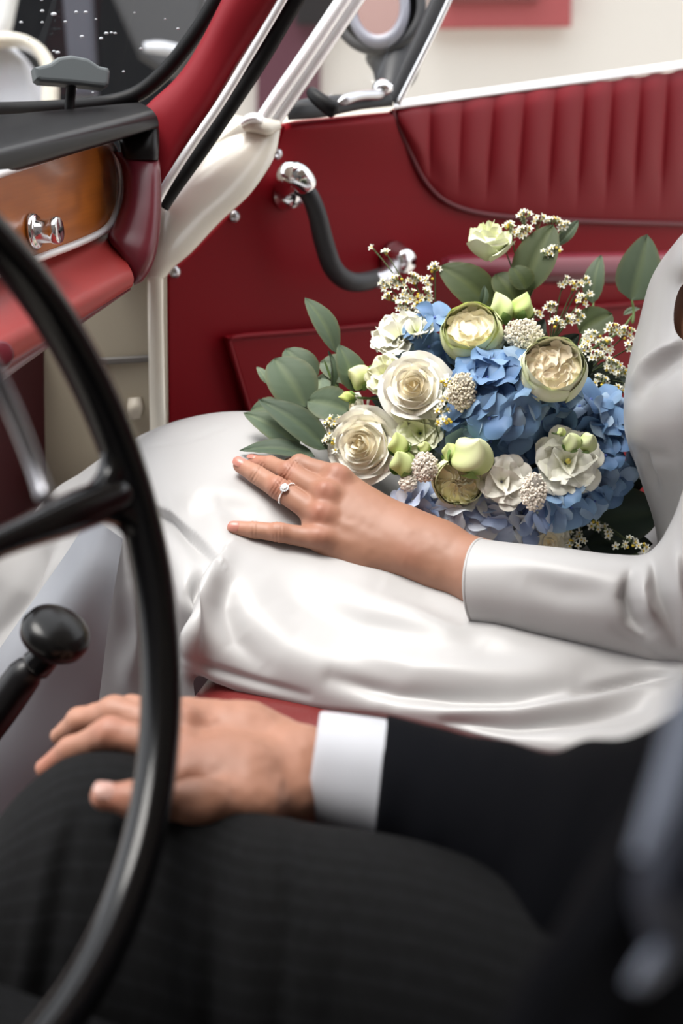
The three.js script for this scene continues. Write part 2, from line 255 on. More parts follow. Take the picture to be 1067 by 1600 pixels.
// ================= car body =================
const PHI = THREE.MathUtils.degToRad(18), LAT = V(Math.sin(PHI), 0, -Math.cos(PHI)), FRONT = V(-Math.cos(PHI), 0, -Math.sin(PHI));
const car = thing('car', 'cream vintage car body with red leather windscreen pillar and chrome strip', 'car', at(300, 700, 1.75).setY(0.12));
{
  part(car, 'windscreen_pillar', outlineLoft([[[196, 196], [262, 330], 1.53, 0.03], [[236, 158], [285, 248], 1.52, 0.03], [[278, 118], [332, 172], 1.51, 0.03], [[312, 66], [378, 92], 1.5, 0.03], [[352, -12], [446, -12], 1.48, 0.03], [[410, -130], [540, -160], 1.46, 0.03]], { nu: 32, nv: 40, power: 0.8 }), M.redPad, 'red leather trimmed pillar');
  part(car, 'chrome_strip', tube([[244, 318, 1.49], [262, 285, 1.488], [300, 226, 1.48], [345, 160, 1.475], [390, 86, 1.47], [440, 2, 1.46], [520, -140, 1.44]], 0.0046, 60, 10), M.chromeSoft);
  part(car, 'door_seal', tube([[252, 322, 1.505], [272, 292, 1.505], [318, 228, 1.5], [365, 158, 1.495], [412, 86, 1.49], [462, 0, 1.48], [545, -140, 1.46]], 0.0085, 60, 10), M.rubber, 'black rubber seal beside the chrome strip');
  part(car, 'windscreen_seal', tube([[-200, 190, 1.27], [-60, 176, 1.38], [60, 171, 1.5], [150, 164, 1.545], [208, 150, 1.55], [252, 118, 1.545], [290, 74, 1.535], [324, 24, 1.525], [356, -34, 1.515], [410, -140, 1.5]], 0.0085, 70, 10), M.rubber);
  const glassSt = [[-260, 200, -260, -240, 1.3], [-60, 178, -30, -240, 1.4], [60, 172, 120, -240, 1.5], [150, 165, 230, -230, 1.548], [208, 150, 320, -200, 1.552], [250, 118, 380, -160, 1.546], [290, 74, 400, -140, 1.536], [330, 20, 410, -130, 1.525]];
  const windscreen = part(car, 'windscreen', sheet(28, 10, (u, v) => { const s = crArr(glassSt, u); return at(mix(s[0], s[2], v), mix(s[1], s[3], v), s[4] - 0.04 * v + 0.006); }), M.glass);
  const dropMat = std(0.55, 0.58, 0.62, 0.1), r = rng(5), drop = new THREE.SphereGeometry(1, 8, 5, 0, Math.PI * 2, 0, Math.PI / 2);
  for (const [x, y, s] of [[66, 17, 5], [84, 22, 7], [33, 35, 5], [66, 35, 4], [119, 19, 5], [134, 19, 5], [128, 57, 5], [158, 60, 5], [166, 52, 5], [174, 51, 4], [90, 82, 6], [84, 80, 4], [220, 76, 4], [193, 112, 4], [278, 45, 4], [258, 30, 3], [180, 52, 4], [65, 0, 4], [102, 34, 4], [150, 30, 3], [210, 20, 3], [118, 140, 4], [145, 145, 3], [45, 62, 3]]) {
    const d = 1.495 + 0.02 * clamp(x / 200) - 0.02 * clamp((150 - y) / 300);
    const g = drop.clone(); g.scale(s * 0.62 * d / FPX * (0.9 + 0.3 * r()), 0.0012, s * 0.62 * d / FPX * 0.7); part(windscreen, 'water_drop', orient(g, at(x, y, d), view(0, 0.1, 1)), dropMat);
  }
  // hinge post and footwell under the dashboard
  const post = new Flat(at(140, 640, 1.66), at(232, 640, 1.64), at(140, 430, 1.6));
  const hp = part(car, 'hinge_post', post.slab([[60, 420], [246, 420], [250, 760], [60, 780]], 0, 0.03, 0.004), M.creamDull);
  part(hp, 'post_seam', post.slab([[130, 562], [240, 556], [240, 566], [130, 573]], 0.006, 0.008, 0.002), std(0.12, 0.11, 0.1, 0.6), 'dark seam across the post');
  part(hp, 'door_hinge', outlineLoft([[[190, 470], [212, 466], 1.625, 0.012], [[188, 490], [214, 486], 1.625, 0.014], [[190, 508], [210, 505], 1.63, 0.01]], { nu: 16, nv: 10 }), std(0.22, 0.10, 0.03, 0.5), 'rusty brown hinge');
  part(hp, 'door_stop', outlineLoft([[[200, 622], [222, 620], 1.64, 0.008], [[198, 640], [224, 636], 1.64, 0.012], [[202, 656], [220, 654], 1.645, 0.008]], { nu: 16, nv: 8 }), std(0.5, 0.45, 0.37, 0.5));
  part(hp, 'post_flange', outlineLoft([[[150, 455], [172, 450], 1.63, 0.01], [[148, 500], [176, 500], 1.63, 0.012], [[146, 552], [180, 552], 1.64, 0.01]], { nu: 16, nv: 8 }), std(0.5, 0.46, 0.36, 0.5));
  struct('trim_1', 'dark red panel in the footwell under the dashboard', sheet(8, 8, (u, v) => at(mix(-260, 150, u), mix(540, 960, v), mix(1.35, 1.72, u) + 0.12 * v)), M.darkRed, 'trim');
  const fl = new THREE.BoxGeometry(3.4, 0.04, 1.5); fl.translate(0.2, 0, 0); fl.rotateY(-PHI); fl.translate(0.1, 0.16, -1.0); struct('floor', 'dark red carpet on the car floor', fl, std(0.035, 0.01, 0.012, 0.95), 'floor');
}

{ // roof and closed rear of the cabin
  const O = V(-0.10, 0, -0.92), REAR = FRONT.clone().negate(), P = (r, l, y) => O.clone().addScaledVector(REAR, r).addScaledVector(LAT, l).setY(y);
  const roofMat = std(0.5, 0.46, 0.4, 0.9);
  const box = (r0, r1, l0, l1, y0, y1) => { const g = new THREE.BoxGeometry(r1 - r0, y1 - y0, l1 - l0); g.rotateY(-PHI); const c = P((r0 + r1) / 2, (l0 + l1) / 2, (y0 + y1) / 2); g.translate(c.x, c.y, c.z); return g; };
  part(car, 'roof', box(0.1, 1.75, -0.7, 0.7, 1.33, 1.38), roofMat, 'roof over the seats');
  part(car, 'rear_panel', box(1.6, 1.66, -0.7, 0.7, 0.2, 1.35), roofMat);
}
// ================= dashboard =================
{
  const t = thing('dashboard', 'dashboard with black padded top, walnut glove box and red padded edge', 'dashboard', at(120, 560, 1.4));
  const ruled = (R, L, n = 24) => { // closed profiles at the passenger end and towards the driver
    const P = [...R.map(A3)], Q = [...L.map(A3)], m = P.length;
    const cv = new THREE.CatmullRomCurve3(P, true, 'catmullrom', 0.35), cw = new THREE.CatmullRomCurve3(Q, true, 'catmullrom', 0.35);
    const g = sheet(m * 6, n, (u, v) => cv.getPoint(u % 1).lerp(cw.getPoint(u % 1), v), { wrap: true });
    const c = P.reduce((s, p) => s.add(p), V(0, 0, 0)).multiplyScalar(1 / m);
    return mergeGeometries([g, sheet(m * 6, 1, (u, v) => cv.getPoint(u % 1).lerp(c, v))]);
  };
  part(t, 'dash_pad', ruled([[214, 160, 1.56], [226, 164, 1.5], [238, 172, 1.462], [246, 184, 1.455], [246, 200, 1.46], [215, 206, 1.5], [195, 180, 1.54]], [[-60, 186, 1.36], [-60, 212, 1.26], [-60, 246, 1.19], [-60, 262, 1.182], [-60, 292, 1.186], [-60, 288, 1.24], [-60, 220, 1.32]]), M.blackLeather, 'black leather pad along the top');
  part(t, 'dash_pad', outlineLoft([[[176, 186], [240, 178], 1.48, 0.012], [[182, 205], [248, 196], 1.475, 0.02], [[188, 232], [249, 226], 1.472, 0.022], [[190, 249], [248, 250], 1.472, 0.02]], { nu: 30, nv: 20, power: 0.7 }), M.blackLeather);
  part(t, 'dash_top', sheet(12, 6, (u, v) => at(mix(-60, 212, u), mix(mix(182, 168, u), mix(250, 188, u), v), mix(mix(1.37, 1.56, u), mix(1.195, 1.478, u), v) - 0.004)), M.blackLeather);
  part(t, 'dash_seam', tube([[-60, 262, 1.176], [40, 232, 1.28], [120, 204, 1.37], [200, 192, 1.445], [228, 196, 1.45]], 0.0014, 40, 6), std(0.05, 0.04, 0.04, 0.5));
  const face = new Flat(at(163, 366, 1.472), at(-40, 441, 1.20), at(165, 222, 1.488));
  const lid = part(t, 'glove_box_lid', (() => { const g = face.slab([[-60, 291], [60, 253], [150, 226], [166, 224], [177, 236], [185, 268], [187, 298], [182, 326], [172, 346], [156, 362], [120, 379], [60, 402], [-60, 448]], 0.008, 0.026, 0.003); const p = g.attributes.position, u = g.attributes.uv; for (let i = 0; i < p.count; i++) { const q = V(p.getX(i), p.getY(i), p.getZ(i)).sub(face.o); u.setXY(i, q.dot(face.ex) * 2.6, q.dot(face.ey) * 5); } return g; })(), M.wood, 'walnut veneer glove box lid');
  const trim = [[-60, 291], [60, 252], [148, 225], [166, 222], [178, 234], [187, 266], [189, 298], [184, 328], [174, 348], [156, 364], [120, 381], [60, 404], [-60, 450]];
  part(t, 'chrome_trim', tube(trim.map(([x, y]) => face.hit(x, y, 0.012)), 0.0036, 120, 8), M.chromeSoft, 'chrome strip round the glove box');
  { // key lock
    const c = face.hit(50, 362, 0.007), n = face.n.clone().add(RIGHT.clone().multiplyScalar(0.75)).normalize();
    const lk = part(lid, 'lock', orient(lathe([[0, 0], [0.016, 0], [0.0165, 0.003], [0.014, 0.006], [0.0105, 0.006], [0.0105, 0.017], [0.0118, 0.019], [0.0122, 0.024], [0.0105, 0.026], [0, 0.026]], 32), c, n), M.chrome, 'chrome key lock');
    const k = new THREE.BoxGeometry(0.0028, 0.0015, 0.009); part(lk, 'keyhole', orient(k, c.clone().addScaledVector(n, 0.0262), n), M.rubber);
  }
  part(t, 'dash_fascia', face.slab([[-60, 282], [240, 240], [246, 300], [215, 430], [-60, 600]], -0.008, 0.03, 0.003), M.maroon);
  part(t, 'end_padding', outlineLoft([[[176, 236], [248, 246], 1.475, 0.016], [[190, 262], [251, 268], 1.47, 0.022], [[192, 310], [252, 322], 1.465, 0.026], [[178, 350], [249, 372], 1.46, 0.028], [[168, 372], [240, 410], 1.455, 0.028], [[190, 405], [224, 438], 1.455, 0.024], [[205, 432], [210, 446], 1.455, 0.012]], { nu: 36, nv: 36, power: 0.75 }), M.maroon, 'maroon leather end of the dashboard');
  part(t, 'knee_padding', ruled([[166, 364, 1.478], [186, 392, 1.445], [204, 420, 1.425], [209, 436, 1.425], [203, 450, 1.432], [170, 440, 1.5]], [[-60, 450, 1.2], [-60, 500, 1.16], [-60, 560, 1.12], [-60, 588, 1.112], [-60, 618, 1.12], [-60, 560, 1.22]]), M.redDash, 'red padded lower edge');
  part(t, 'knee_rail', ruled([[203, 450, 1.434], [196, 458, 1.44], [150, 470, 1.52], [170, 440, 1.5]], [[-60, 606, 1.115], [-60, 640, 1.12], [-60, 640, 1.22], [-60, 580, 1.2]]), M.maroon, 'maroon underside of the padded edge');
  const kc = at(-3, 556, 1.158), kn = view(0.55, 0.1, 1); part(t, 'switch_knob', orient(lathe([[0, 0.012], [0.008, 0.012], [0.0105, 0.009], [0.011, 0], [0.0125, -0.004], [0.0125, -0.01]], 28), kc, kn), M.maroon);
}
{ // mirror standing on the dashboard
  const t = thing('rear_view_mirror', 'grey rear view mirror standing on the dashboard behind the windscreen', 'mirror', at(112, 165, 1.46));
  const f = new Flat(at(60, 110, 1.44), at(170, 110, 1.47), at(60, 90, 1.44));
  part(t, 'mirror_shell', f.slab([[54, 104], [57, 122], [64, 127], [110, 130], [164, 136], [171, 132], [173, 112], [170, 105], [156, 102], [138, 90], [112, 85], [92, 88], [78, 98]], 0, 0.02, 0.004), std(0.10, 0.115, 0.12, 0.6));
  part(t, 'stalk', tube([at(112, 128, 1.462), at(110, 150, 1.472), at(108, 178, 1.475)], 0.005, 12, 8), M.rubber);
}

// ================= open door =================
const P1 = at(620, 165, 1.78), P2 = at(1067, 105, 2.106), DF = new Flat(P1, P2, P1.clone().add(V(0, 0.3, 0)));
{
  const t = thing('door', 'open passenger door with red leather card, fluted upper padding and chrome window rail', 'car door', DF.hit(560, 900).setY(0.16), { kind: 'structure' }); t.name = 'door_1';
  // painted shell and its curved front edge
  part(t, 'door_shell', DF.slab([[396, 186], [440, 192], [470, 186], [620, 170], [1067, 112], [1300, 78], [1300, 1000], [236, 1000], [233, 445], [248, 400], [252, 318], [320, 232], [372, 192]], -0.012, 0.05, 0.006), M.cream, 'cream painted steel door');
  part(t, 'door_lip', outlineLoft([[[356, 214], [440, 192], 1.605, 0.012], [[318, 236], [428, 246], 1.595, 0.016], [[282, 285], [392, 302], 1.578, 0.018], [[250, 330], [345, 346], 1.562, 0.018], [[240, 380], [300, 394], 1.548, 0.016], [[232, 428], [262, 430], 1.54, 0.012], [[230, 470], [256, 472], 1.545, 0.01], [[236, 760], [262, 760], 1.60, 0.01]], { nu: 30, nv: 50 }), M.cream);
  part(t, 'lip_corner', outlineLoft([[[374, 192], [382, 206], 1.592, 0.006], [[388, 186], [400, 208], 1.59, 0.01], [[412, 184], [420, 212], 1.592, 0.01], [[436, 188], [440, 200], 1.6, 0.006]], { nu: 20, nv: 14 }), M.cream);
  // red card
  part(t, 'door_card', DF.slab([[441, 196], [470, 190], [615, 176], [625, 170], [1067, 112], [1300, 80], [1300, 1000], [266, 1000], [262, 432], [300, 397], [347, 347], [392, 301], [428, 246]], 0.004, 0.012, 0.003), M.red, 'red leather door card');
  part(t, 'upper_roll', sheet(30, 16, (u, v) => { // the card swells towards its top edge
    const y = 178 + 130 * v, xl = crArr([[447, 190], [434, 232], [412, 272], [396, 306]].map((q) => [q[0]]), v)[0], xr = crArr([[614], [624], [640], [662], [682]], v)[0], x = mix(xl, xr, u), top = mix(14, -2, u) * (1 - v);
    return DF.hit(x, y + top, 0.0045 + 0.02 * Math.pow(1 - v, 2.2) * Math.pow(Math.sin(Math.PI * clamp(0.12 + 0.76 * u)), 0.5) * Math.min(1, v * 10 + 0.25));
  }), M.red);
  // fluted padding, flute by flute
  const top = (x) => mix(171, 108, (x - 622) / (1067 - 622)), bot = (x) => { const c = crArr([[622, 186], [640, 238], [664, 284], [695, 314], [740, 331], [800, 339], [900, 345], [1067, 350], [1300, 356]], 0); let p = [[614, 178], [640, 238], [664, 284], [695, 314], [740, 331], [800, 339], [900, 345], [1067, 350], [1320, 356]]; for (let i = 1; i < p.length; i++) if (x <= p[i][0]) return mix(p[i - 1][1], p[i][1], (x - p[i - 1][0]) / (p[i][0] - p[i - 1][0])); return 356; };
  const edges = [622, 672, 722, 772, 820, 868, 914, 958, 1002, 1044, 1086, 1128, 1170];
  for (let i = 0; i + 1 < edges.length; i++) {
    const a = edges[i], b = edges[i + 1];
    part(t, 'flute', sheet(14, 16, (u, v) => { // a padded roll, seams pinched
      const xt = mix(a, b, u), x = xt + (v - 0.0) * -14 * (i < 2 ? 0 : 1), y = mix(top(xt) + 3 - 3 * Math.sin(Math.PI * u), bot(x), v), bump = Math.pow(Math.sin(Math.PI * clamp(u, 0.001, 0.999)), 0.75), end = Math.pow(Math.sin(Math.PI * clamp(v, 0.0005, 0.9995)), 0.35);
      return DF.hit(Math.max(x, 617), y, 0.005 + (0.007 + 0.0065 * bump * sstep(1.0, 0.55, v)) * end);
    }), M.redPad);
  }
  part(t, 'padding_piping', tube([[612, 174], [622, 196], [640, 238], [664, 284], [695, 314], [740, 331], [800, 339], [900, 345], [1067, 350], [1250, 355]].map(([x, y]) => DF.hit(x, y, 0.008)), 0.0032, 70, 8), std(0.12, 0.006, 0.012, 0.5));
  part(t, 'window_rail', outlineLoft([[[614, 156], [616, 172], 1.772, 0.012], [[640, 153], [642, 168], 1.79, 0.012], [[840, 126], [842, 140], 1.93, 0.012], [[1067, 95], [1069, 108], 2.1, 0.012], [[1300, 62], [1302, 75], 2.3, 0.012]], { nu: 16, nv: 30, power: 0.8 }), M.chromeSoft, 'chrome rail along the window opening');
  // armrest and lower pocket
  part(t, 'armrest', outlineLoft([[[690, 404], [694, 432], 1.86, 0.015], [[720, 398], [720, 440], 1.87, 0.03], [[850, 396], [850, 444], 1.93, 0.04], [[1067, 392], [1067, 446], 2.06, 0.045], [[1250, 390], [1250, 450], 2.2, 0.045]], { nu: 30, nv: 24, power: 0.8 }), M.maroon);
  part(t, 'pocket_panel', DF.slab([[356, 528], [600, 508], [760, 494], [1060, 470], [1100, 900], [470, 900], [418, 740]], 0.016, 0.014, 0.006), M.red, 'raised red pocket panel');
  part(t, 'pocket_piping', tube([[420, 745], [392, 650], [360, 540], [366, 527], [480, 517], [760, 493], [1060, 469]].map(([x, y]) => DF.hit(x, y, 0.018)), 0.003, 60, 8), M.redPad);
  // grab handle
  const h = part(t, 'grab_handle', taperTube([DF.hit(462, 292, 0.03), DF.hit(480, 300, 0.05), DF.hit(494, 330, 0.056), DF.hit(506, 378, 0.056), DF.hit(520, 418, 0.056), DF.hit(542, 438, 0.056), DF.hit(570, 440, 0.054), DF.hit(606, 428, 0.04)], [0.0095, 0.0105, 0.0115, 0.0118, 0.0118, 0.0115, 0.011, 0.009], 60, 16), M.greyRubber, 'dark rubber covered handle');
  part(h, 'handle_cap', taperTube([DF.hit(444, 300, 0.006), DF.hit(448, 286, 0.03), DF.hit(456, 272, 0.052), DF.hit(470, 278, 0.06), DF.hit(484, 296, 0.06)], [0.012, 0.0135, 0.0155, 0.0145, 0.0125], 24, 16), M.chrome, 'chrome upper end');
  part(h, 'handle_base', orient(lathe([[0, 0], [0.019, 0], [0.019, 0.005], [0.014, 0.01], [0.0135, 0.02], [0, 0.022]], 24), DF.hit(445, 302, 0.004), DF.n), M.chrome);
  part(h, 'handle_end', orient(lathe([[0, 0], [0.021, 0], [0.021, 0.006], [0.018, 0.01], [0.0165, 0.026], [0.012, 0.032], [0, 0.033]], 24), DF.hit(612, 402, 0.004), DF.n), M.chrome, 'chrome lower end');
  part(h, 'handle_elbow', taperTube([DF.hit(580, 440, 0.054), DF.hit(606, 430, 0.046), DF.hit(616, 410, 0.03)], [0.01, 0.0115, 0.011], 16, 12), M.steel);
  for (const [x, y] of [[433, 240], [366, 338], [273, 425]]) part(t, 'screw', orient(lathe([[0, 0.005], [0.004, 0.0045], [0.0065, 0.002], [0.007, 0], [0, 0]], 18), DF.hit(x, y, 0.006), DF.n), M.steel);
  // quarter light
  const q = pgroup(t, 'quarter_light', DF.hit(540, 170)); 
  part(q, 'front_frame', tube([[402, 200, 1.6], [428, 160, 1.6], [480, 84, 1.6], [536, 0, 1.6], [620, -126, 1.6]], 0.0085, 30, 12), M.chromeSoft, 'chrome front bar');
  part(q, 'front_frame', tube([[424, 198, 1.612], [446, 166, 1.612], [500, 86, 1.612], [558, 0, 1.612], [640, -126, 1.612]], 0.0072, 30, 12), M.chromeSoft);
  part(q, 'frame_foot', outlineLoft([[[374, 188], [378, 198], 1.585, 0.006], [[386, 178], [392, 194], 1.585, 0.012], [[402, 176], [408, 194], 1.588, 0.012], [[418, 186], [418, 194], 1.6, 0.005]], { nu: 18, nv: 12 }), M.chromeSoft);
  part(q, 'lower_rail', outlineLoft([[[446, 160], [450, 188], 1.66, 0.012], [[500, 150], [502, 184], 1.69, 0.014], [[560, 146], [562, 172], 1.73, 0.012], [[612, 140], [614, 166], 1.765, 0.01]], { nu: 18, nv: 16, power: 0.8 }), M.greyRubber, 'dark lower rail');
  part(q, 'catch', taperTube([at(484, 140, 1.66), at(494, 152, 1.65), at(512, 166, 1.645), at(528, 176, 1.645)], [0.006, 0.008, 0.009, 0.01], 16, 12), M.rubber, 'black window catch');
  part(q, 'catch_knob', orient(new THREE.SphereGeometry(0.0125, 18, 12).scale(1, 0.8, 1), at(598, 137, 1.74), view(0, 1, 0.3)), M.chrome);
  part(q, 'catch_bar', taperTube([at(528, 160, 1.68), at(560, 150, 1.7), at(600, 148, 1.735)], [0.007, 0.006, 0.007], 12, 10), M.steel);
  part(q, 'rear_frame', outlineLoft([[[602, 158], [622, 160], 1.765, 0.01], [[622, 110], [646, 112], 1.765, 0.01], [[650, 50], [676, 52], 1.765, 0.01], [[676, -10], [704, -8], 1.765, 0.01], [[730, -140], [760, -140], 1.765, 0.01]], { nu: 16, nv: 20, power: 0.7 }), M.greyRubber, 'dark rear bar');
  part(q, 'rear_frame', tube([[622, 162, 1.755], [647, 112, 1.755], [677, 52, 1.755], [705, -8, 1.755], [762, -140, 1.755]], 0.0036, 24, 8), M.chrome, 'thin chrome edge of the rear bar');
  part(q, 'pane', sheet(4, 4, (u, v) => at(mix(mix(452, 608, u), mix(630, 730, u), v), mix(mix(168, 150, u), -130, v), mix(1.62, 1.77, u))), M.glass);
}
{ // outside mirror
  const t = thing('wing_mirror', 'round dark backed wing mirror outside the quarter light', 'mirror', at(598, 120, 1.95));
  const c = at(592, 14, 1.92), n = view(-0.15, 0.1, 1);
  part(t, 'mirror_housing', orient(lathe([[0, -0.06], [0.03, -0.055], [0.05, -0.035], [0.06, -0.008], [0.062, 0.003], [0.056, 0.006], [0.05, 0.004]], 40), c, n), M.greyRubber, 'dark rounded shell');
  part(t, 'mirror_rim', orient(new THREE.TorusGeometry(0.043, 0.0085, 12, 40).rotateX(Math.PI / 2).scale(0.8, 1, 1.1), c.clone().addScaledVector(n, 0.006), n), std(0.22, 0.225, 0.27, 0.35), 'pale grey rim');
  part(t, 'mirror_glass', orient(new THREE.CylinderGeometry(0.036, 0.036, 0.003, 32).scale(0.85, 1, 1.15), c.clone().addScaledVector(n, 0.006), n), std(0.28, 0.17, 0.15, 0.2, { metalness: 0.8 }), 'glass with a rosy reflection');
  part(t, 'mirror_stem', taperTube([at(604, 60, 1.95), at(618, 100, 1.94), at(606, 150, 1.9), at(598, 178, 1.86)], [0.04, 0.03, 0.014, 0.012], 20, 16), M.greyRubber);
}

// ================= steering wheel =================
{
  const k = 1.08, c = EYE.clone().add(V(-0.195, 0.862 - 1.15, -0.549).multiplyScalar(k)), th = 0.338, ph = 0.339, n = V(Math.cos(th) * Math.cos(ph), Math.sin(th), Math.cos(th) * Math.sin(ph)), R = 0.213 * k;
  const t = thing('steering_wheel', 'thin rimmed black vintage steering wheel in front of the groom', 'steering wheel', c);
  const a = new THREE.Vector3().crossVectors(n, V(0, 1, 0)).normalize(), b = new THREE.Vector3().crossVectors(n, a);
  const on = (ang, r = R, h = 0) => c.clone().addScaledVector(a, Math.cos(ang) * r).addScaledVector(b, Math.sin(ang) * r).addScaledVector(n, h);
  const ring = []; for (let i = 0; i < 96; i++) ring.push(on(i / 96 * Math.PI * 2));
  part(t, 'rim', tube(ring, 0.0122, 220, 20, true), M.blackGloss);
  // spoke: meets the rim where the photograph shows it
  let best = 0, bd = 1e9; for (let i = 0; i < 720; i++) { const g = i / 720 * Math.PI * 2, q = toPx(on(g)), d = Math.hypot(q[0] - 205, q[1] - 765); if (d < bd) { bd = d; best = g; } }
  const hub = (h) => c.clone().addScaledVector(n, h);
  for (const s of [0, Math.PI * 2 / 3, Math.PI * 4 / 3]) {
    const e = on(best + s), m = on(best + s, R * 0.55, -0.02), z = on(best + s, 0.03, -0.035);
    part(t, 'spoke', taperTube([e, on(best + s, R * 0.93, -0.004), on(best + s, R * 0.8, -0.01), m, z], [0.0118, 0.012, 0.0085, 0.008, 0.01], 30, 12), M.blackGloss);
    for (const w of [-1, 1]) part(t, 'spoke_fillet', taperTube([on(best + s + w * 0.14), on(best + s + w * 0.05, R * 0.945, -0.004), on(best + s + w * 0.008, R * 0.84, -0.009)], [0.008, 0.0085, 0.0075], 16, 12), M.blackGloss);
  }
  part(t, 'hub', orient(lathe([[0, 0.01], [0.025, 0.008], [0.038, 0], [0.042, -0.02], [0.04, -0.06], [0.03, -0.075], [0, -0.075]], 40), hub(-0.03), n), M.blackGloss);
  // horn bar: runs from the hub side to the foot of the spoke
  part(t, 'horn_bar', taperTube([at(-90, 470, 0.66), at(-30, 548, 0.68), at(14, 628, 0.69), at(46, 706, 0.69), at(66, 762, 0.685), at(74, 790, 0.68)], [0.0045, 0.0045, 0.0045, 0.0042, 0.004, 0.0045], 40, 14), M.darkChrome, 'slim chrome horn bar');
  part(t, 'steering_column', taperTube([hub(-0.09), hub(-0.3), hub(-0.6)], [0.03, 0.028, 0.028], 12, 20), M.blackGloss);
}
// ================= gear lever =================
{
  const t = thing('gear_lever', 'black gear lever with a mushroom shaped knob in front of the dress', 'gear lever', at(-120, 1260, 1.12));
  const c = at(87, 990, 1.08), ax = view(0.42, 0.74, 0.52);
  part(t, 'knob', orient(lathe([[0, 0.013], [0.008, 0.0127], [0.017, 0.011], [0.0238, 0.007], [0.0262, 0.0005], [0.0252, -0.006], [0.0205, -0.0115], [0.013, -0.0155], [0.0105, -0.019], [0, -0.019]], 48), c, ax), M.knob, 'glossy black knob');
  part(t, 'collar', taperTube([c.clone().addScaledVector(ax, -0.008), at(68, 1028, 1.085), at(50, 1046, 1.088)], [0.012, 0.0115, 0.0125], 12, 16), M.blackGloss);
  part(t, 'shaft', taperTube([at(56, 1030, 1.086), at(20, 1080, 1.093), at(-40, 1160, 1.105), at(-120, 1260, 1.12)], [0.0125, 0.0145, 0.014, 0.014], 20, 20), M.blackLeather);
}
// ================= seat =================
{
  const t = thing('leather_bench', 'red leather bench seat under the bride and groom', 'seat', V(0.45, 0.18, -0.95));
  const y0 = 0.492, P = (px, py, y) => { const r = at(px, py, 1).sub(EYE); return EYE.clone().addScaledVector(r, (y - EYE.y) / r.y); };
  // cushion: a padded slab whose front edge is rounded
  const o = P(275, 1075, y0), bx = FRONT.clone().negate(), bz = LAT.clone();
  const prof = [[0.03, -0.3], [0.0, -0.2], [-0.012, -0.1], [-0.008, -0.05], [0.008, -0.02], [0.035, -0.005], [0.08, 0], [0.2, -0.004], [0.4, -0.012], [0.56, -0.02], [0.6, -0.06], [0.6, -0.3]];
  const cush = (z0, z1) => sheet(prof.length * 4, 40, (u, v) => { const p = crArr(prof, u), z = mix(z0, z1, v), e = Math.pow(Math.abs(v * 2 - 1), 10) * 0.02; return o.clone().addScaledVector(bx, p[0] + e * 0.5).addScaledVector(bz, z).add(V(0, p[1] - e, 0)); }, { us: 6, vs: 6 });
  part(t, 'cushion', cush(-0.42, 0.6), M.redSeat);
  const back = [[0.56, -0.05], [0.54, 0.1], [0.57, 0.3], [0.62, 0.5], [0.68, 0.56], [0.74, 0.5], [0.7, 0.2], [0.68, -0.1]];
  part(t, 'backrest', sheet(32, 20, (u, v) => { const p = crArr(back, u); return o.clone().addScaledVector(bx, p[0]).addScaledVector(bz, mix(-0.1, 0.6, v)).add(V(0, p[1], 0)); }, { us: 6, vs: 6 }), M.redSeat);
}
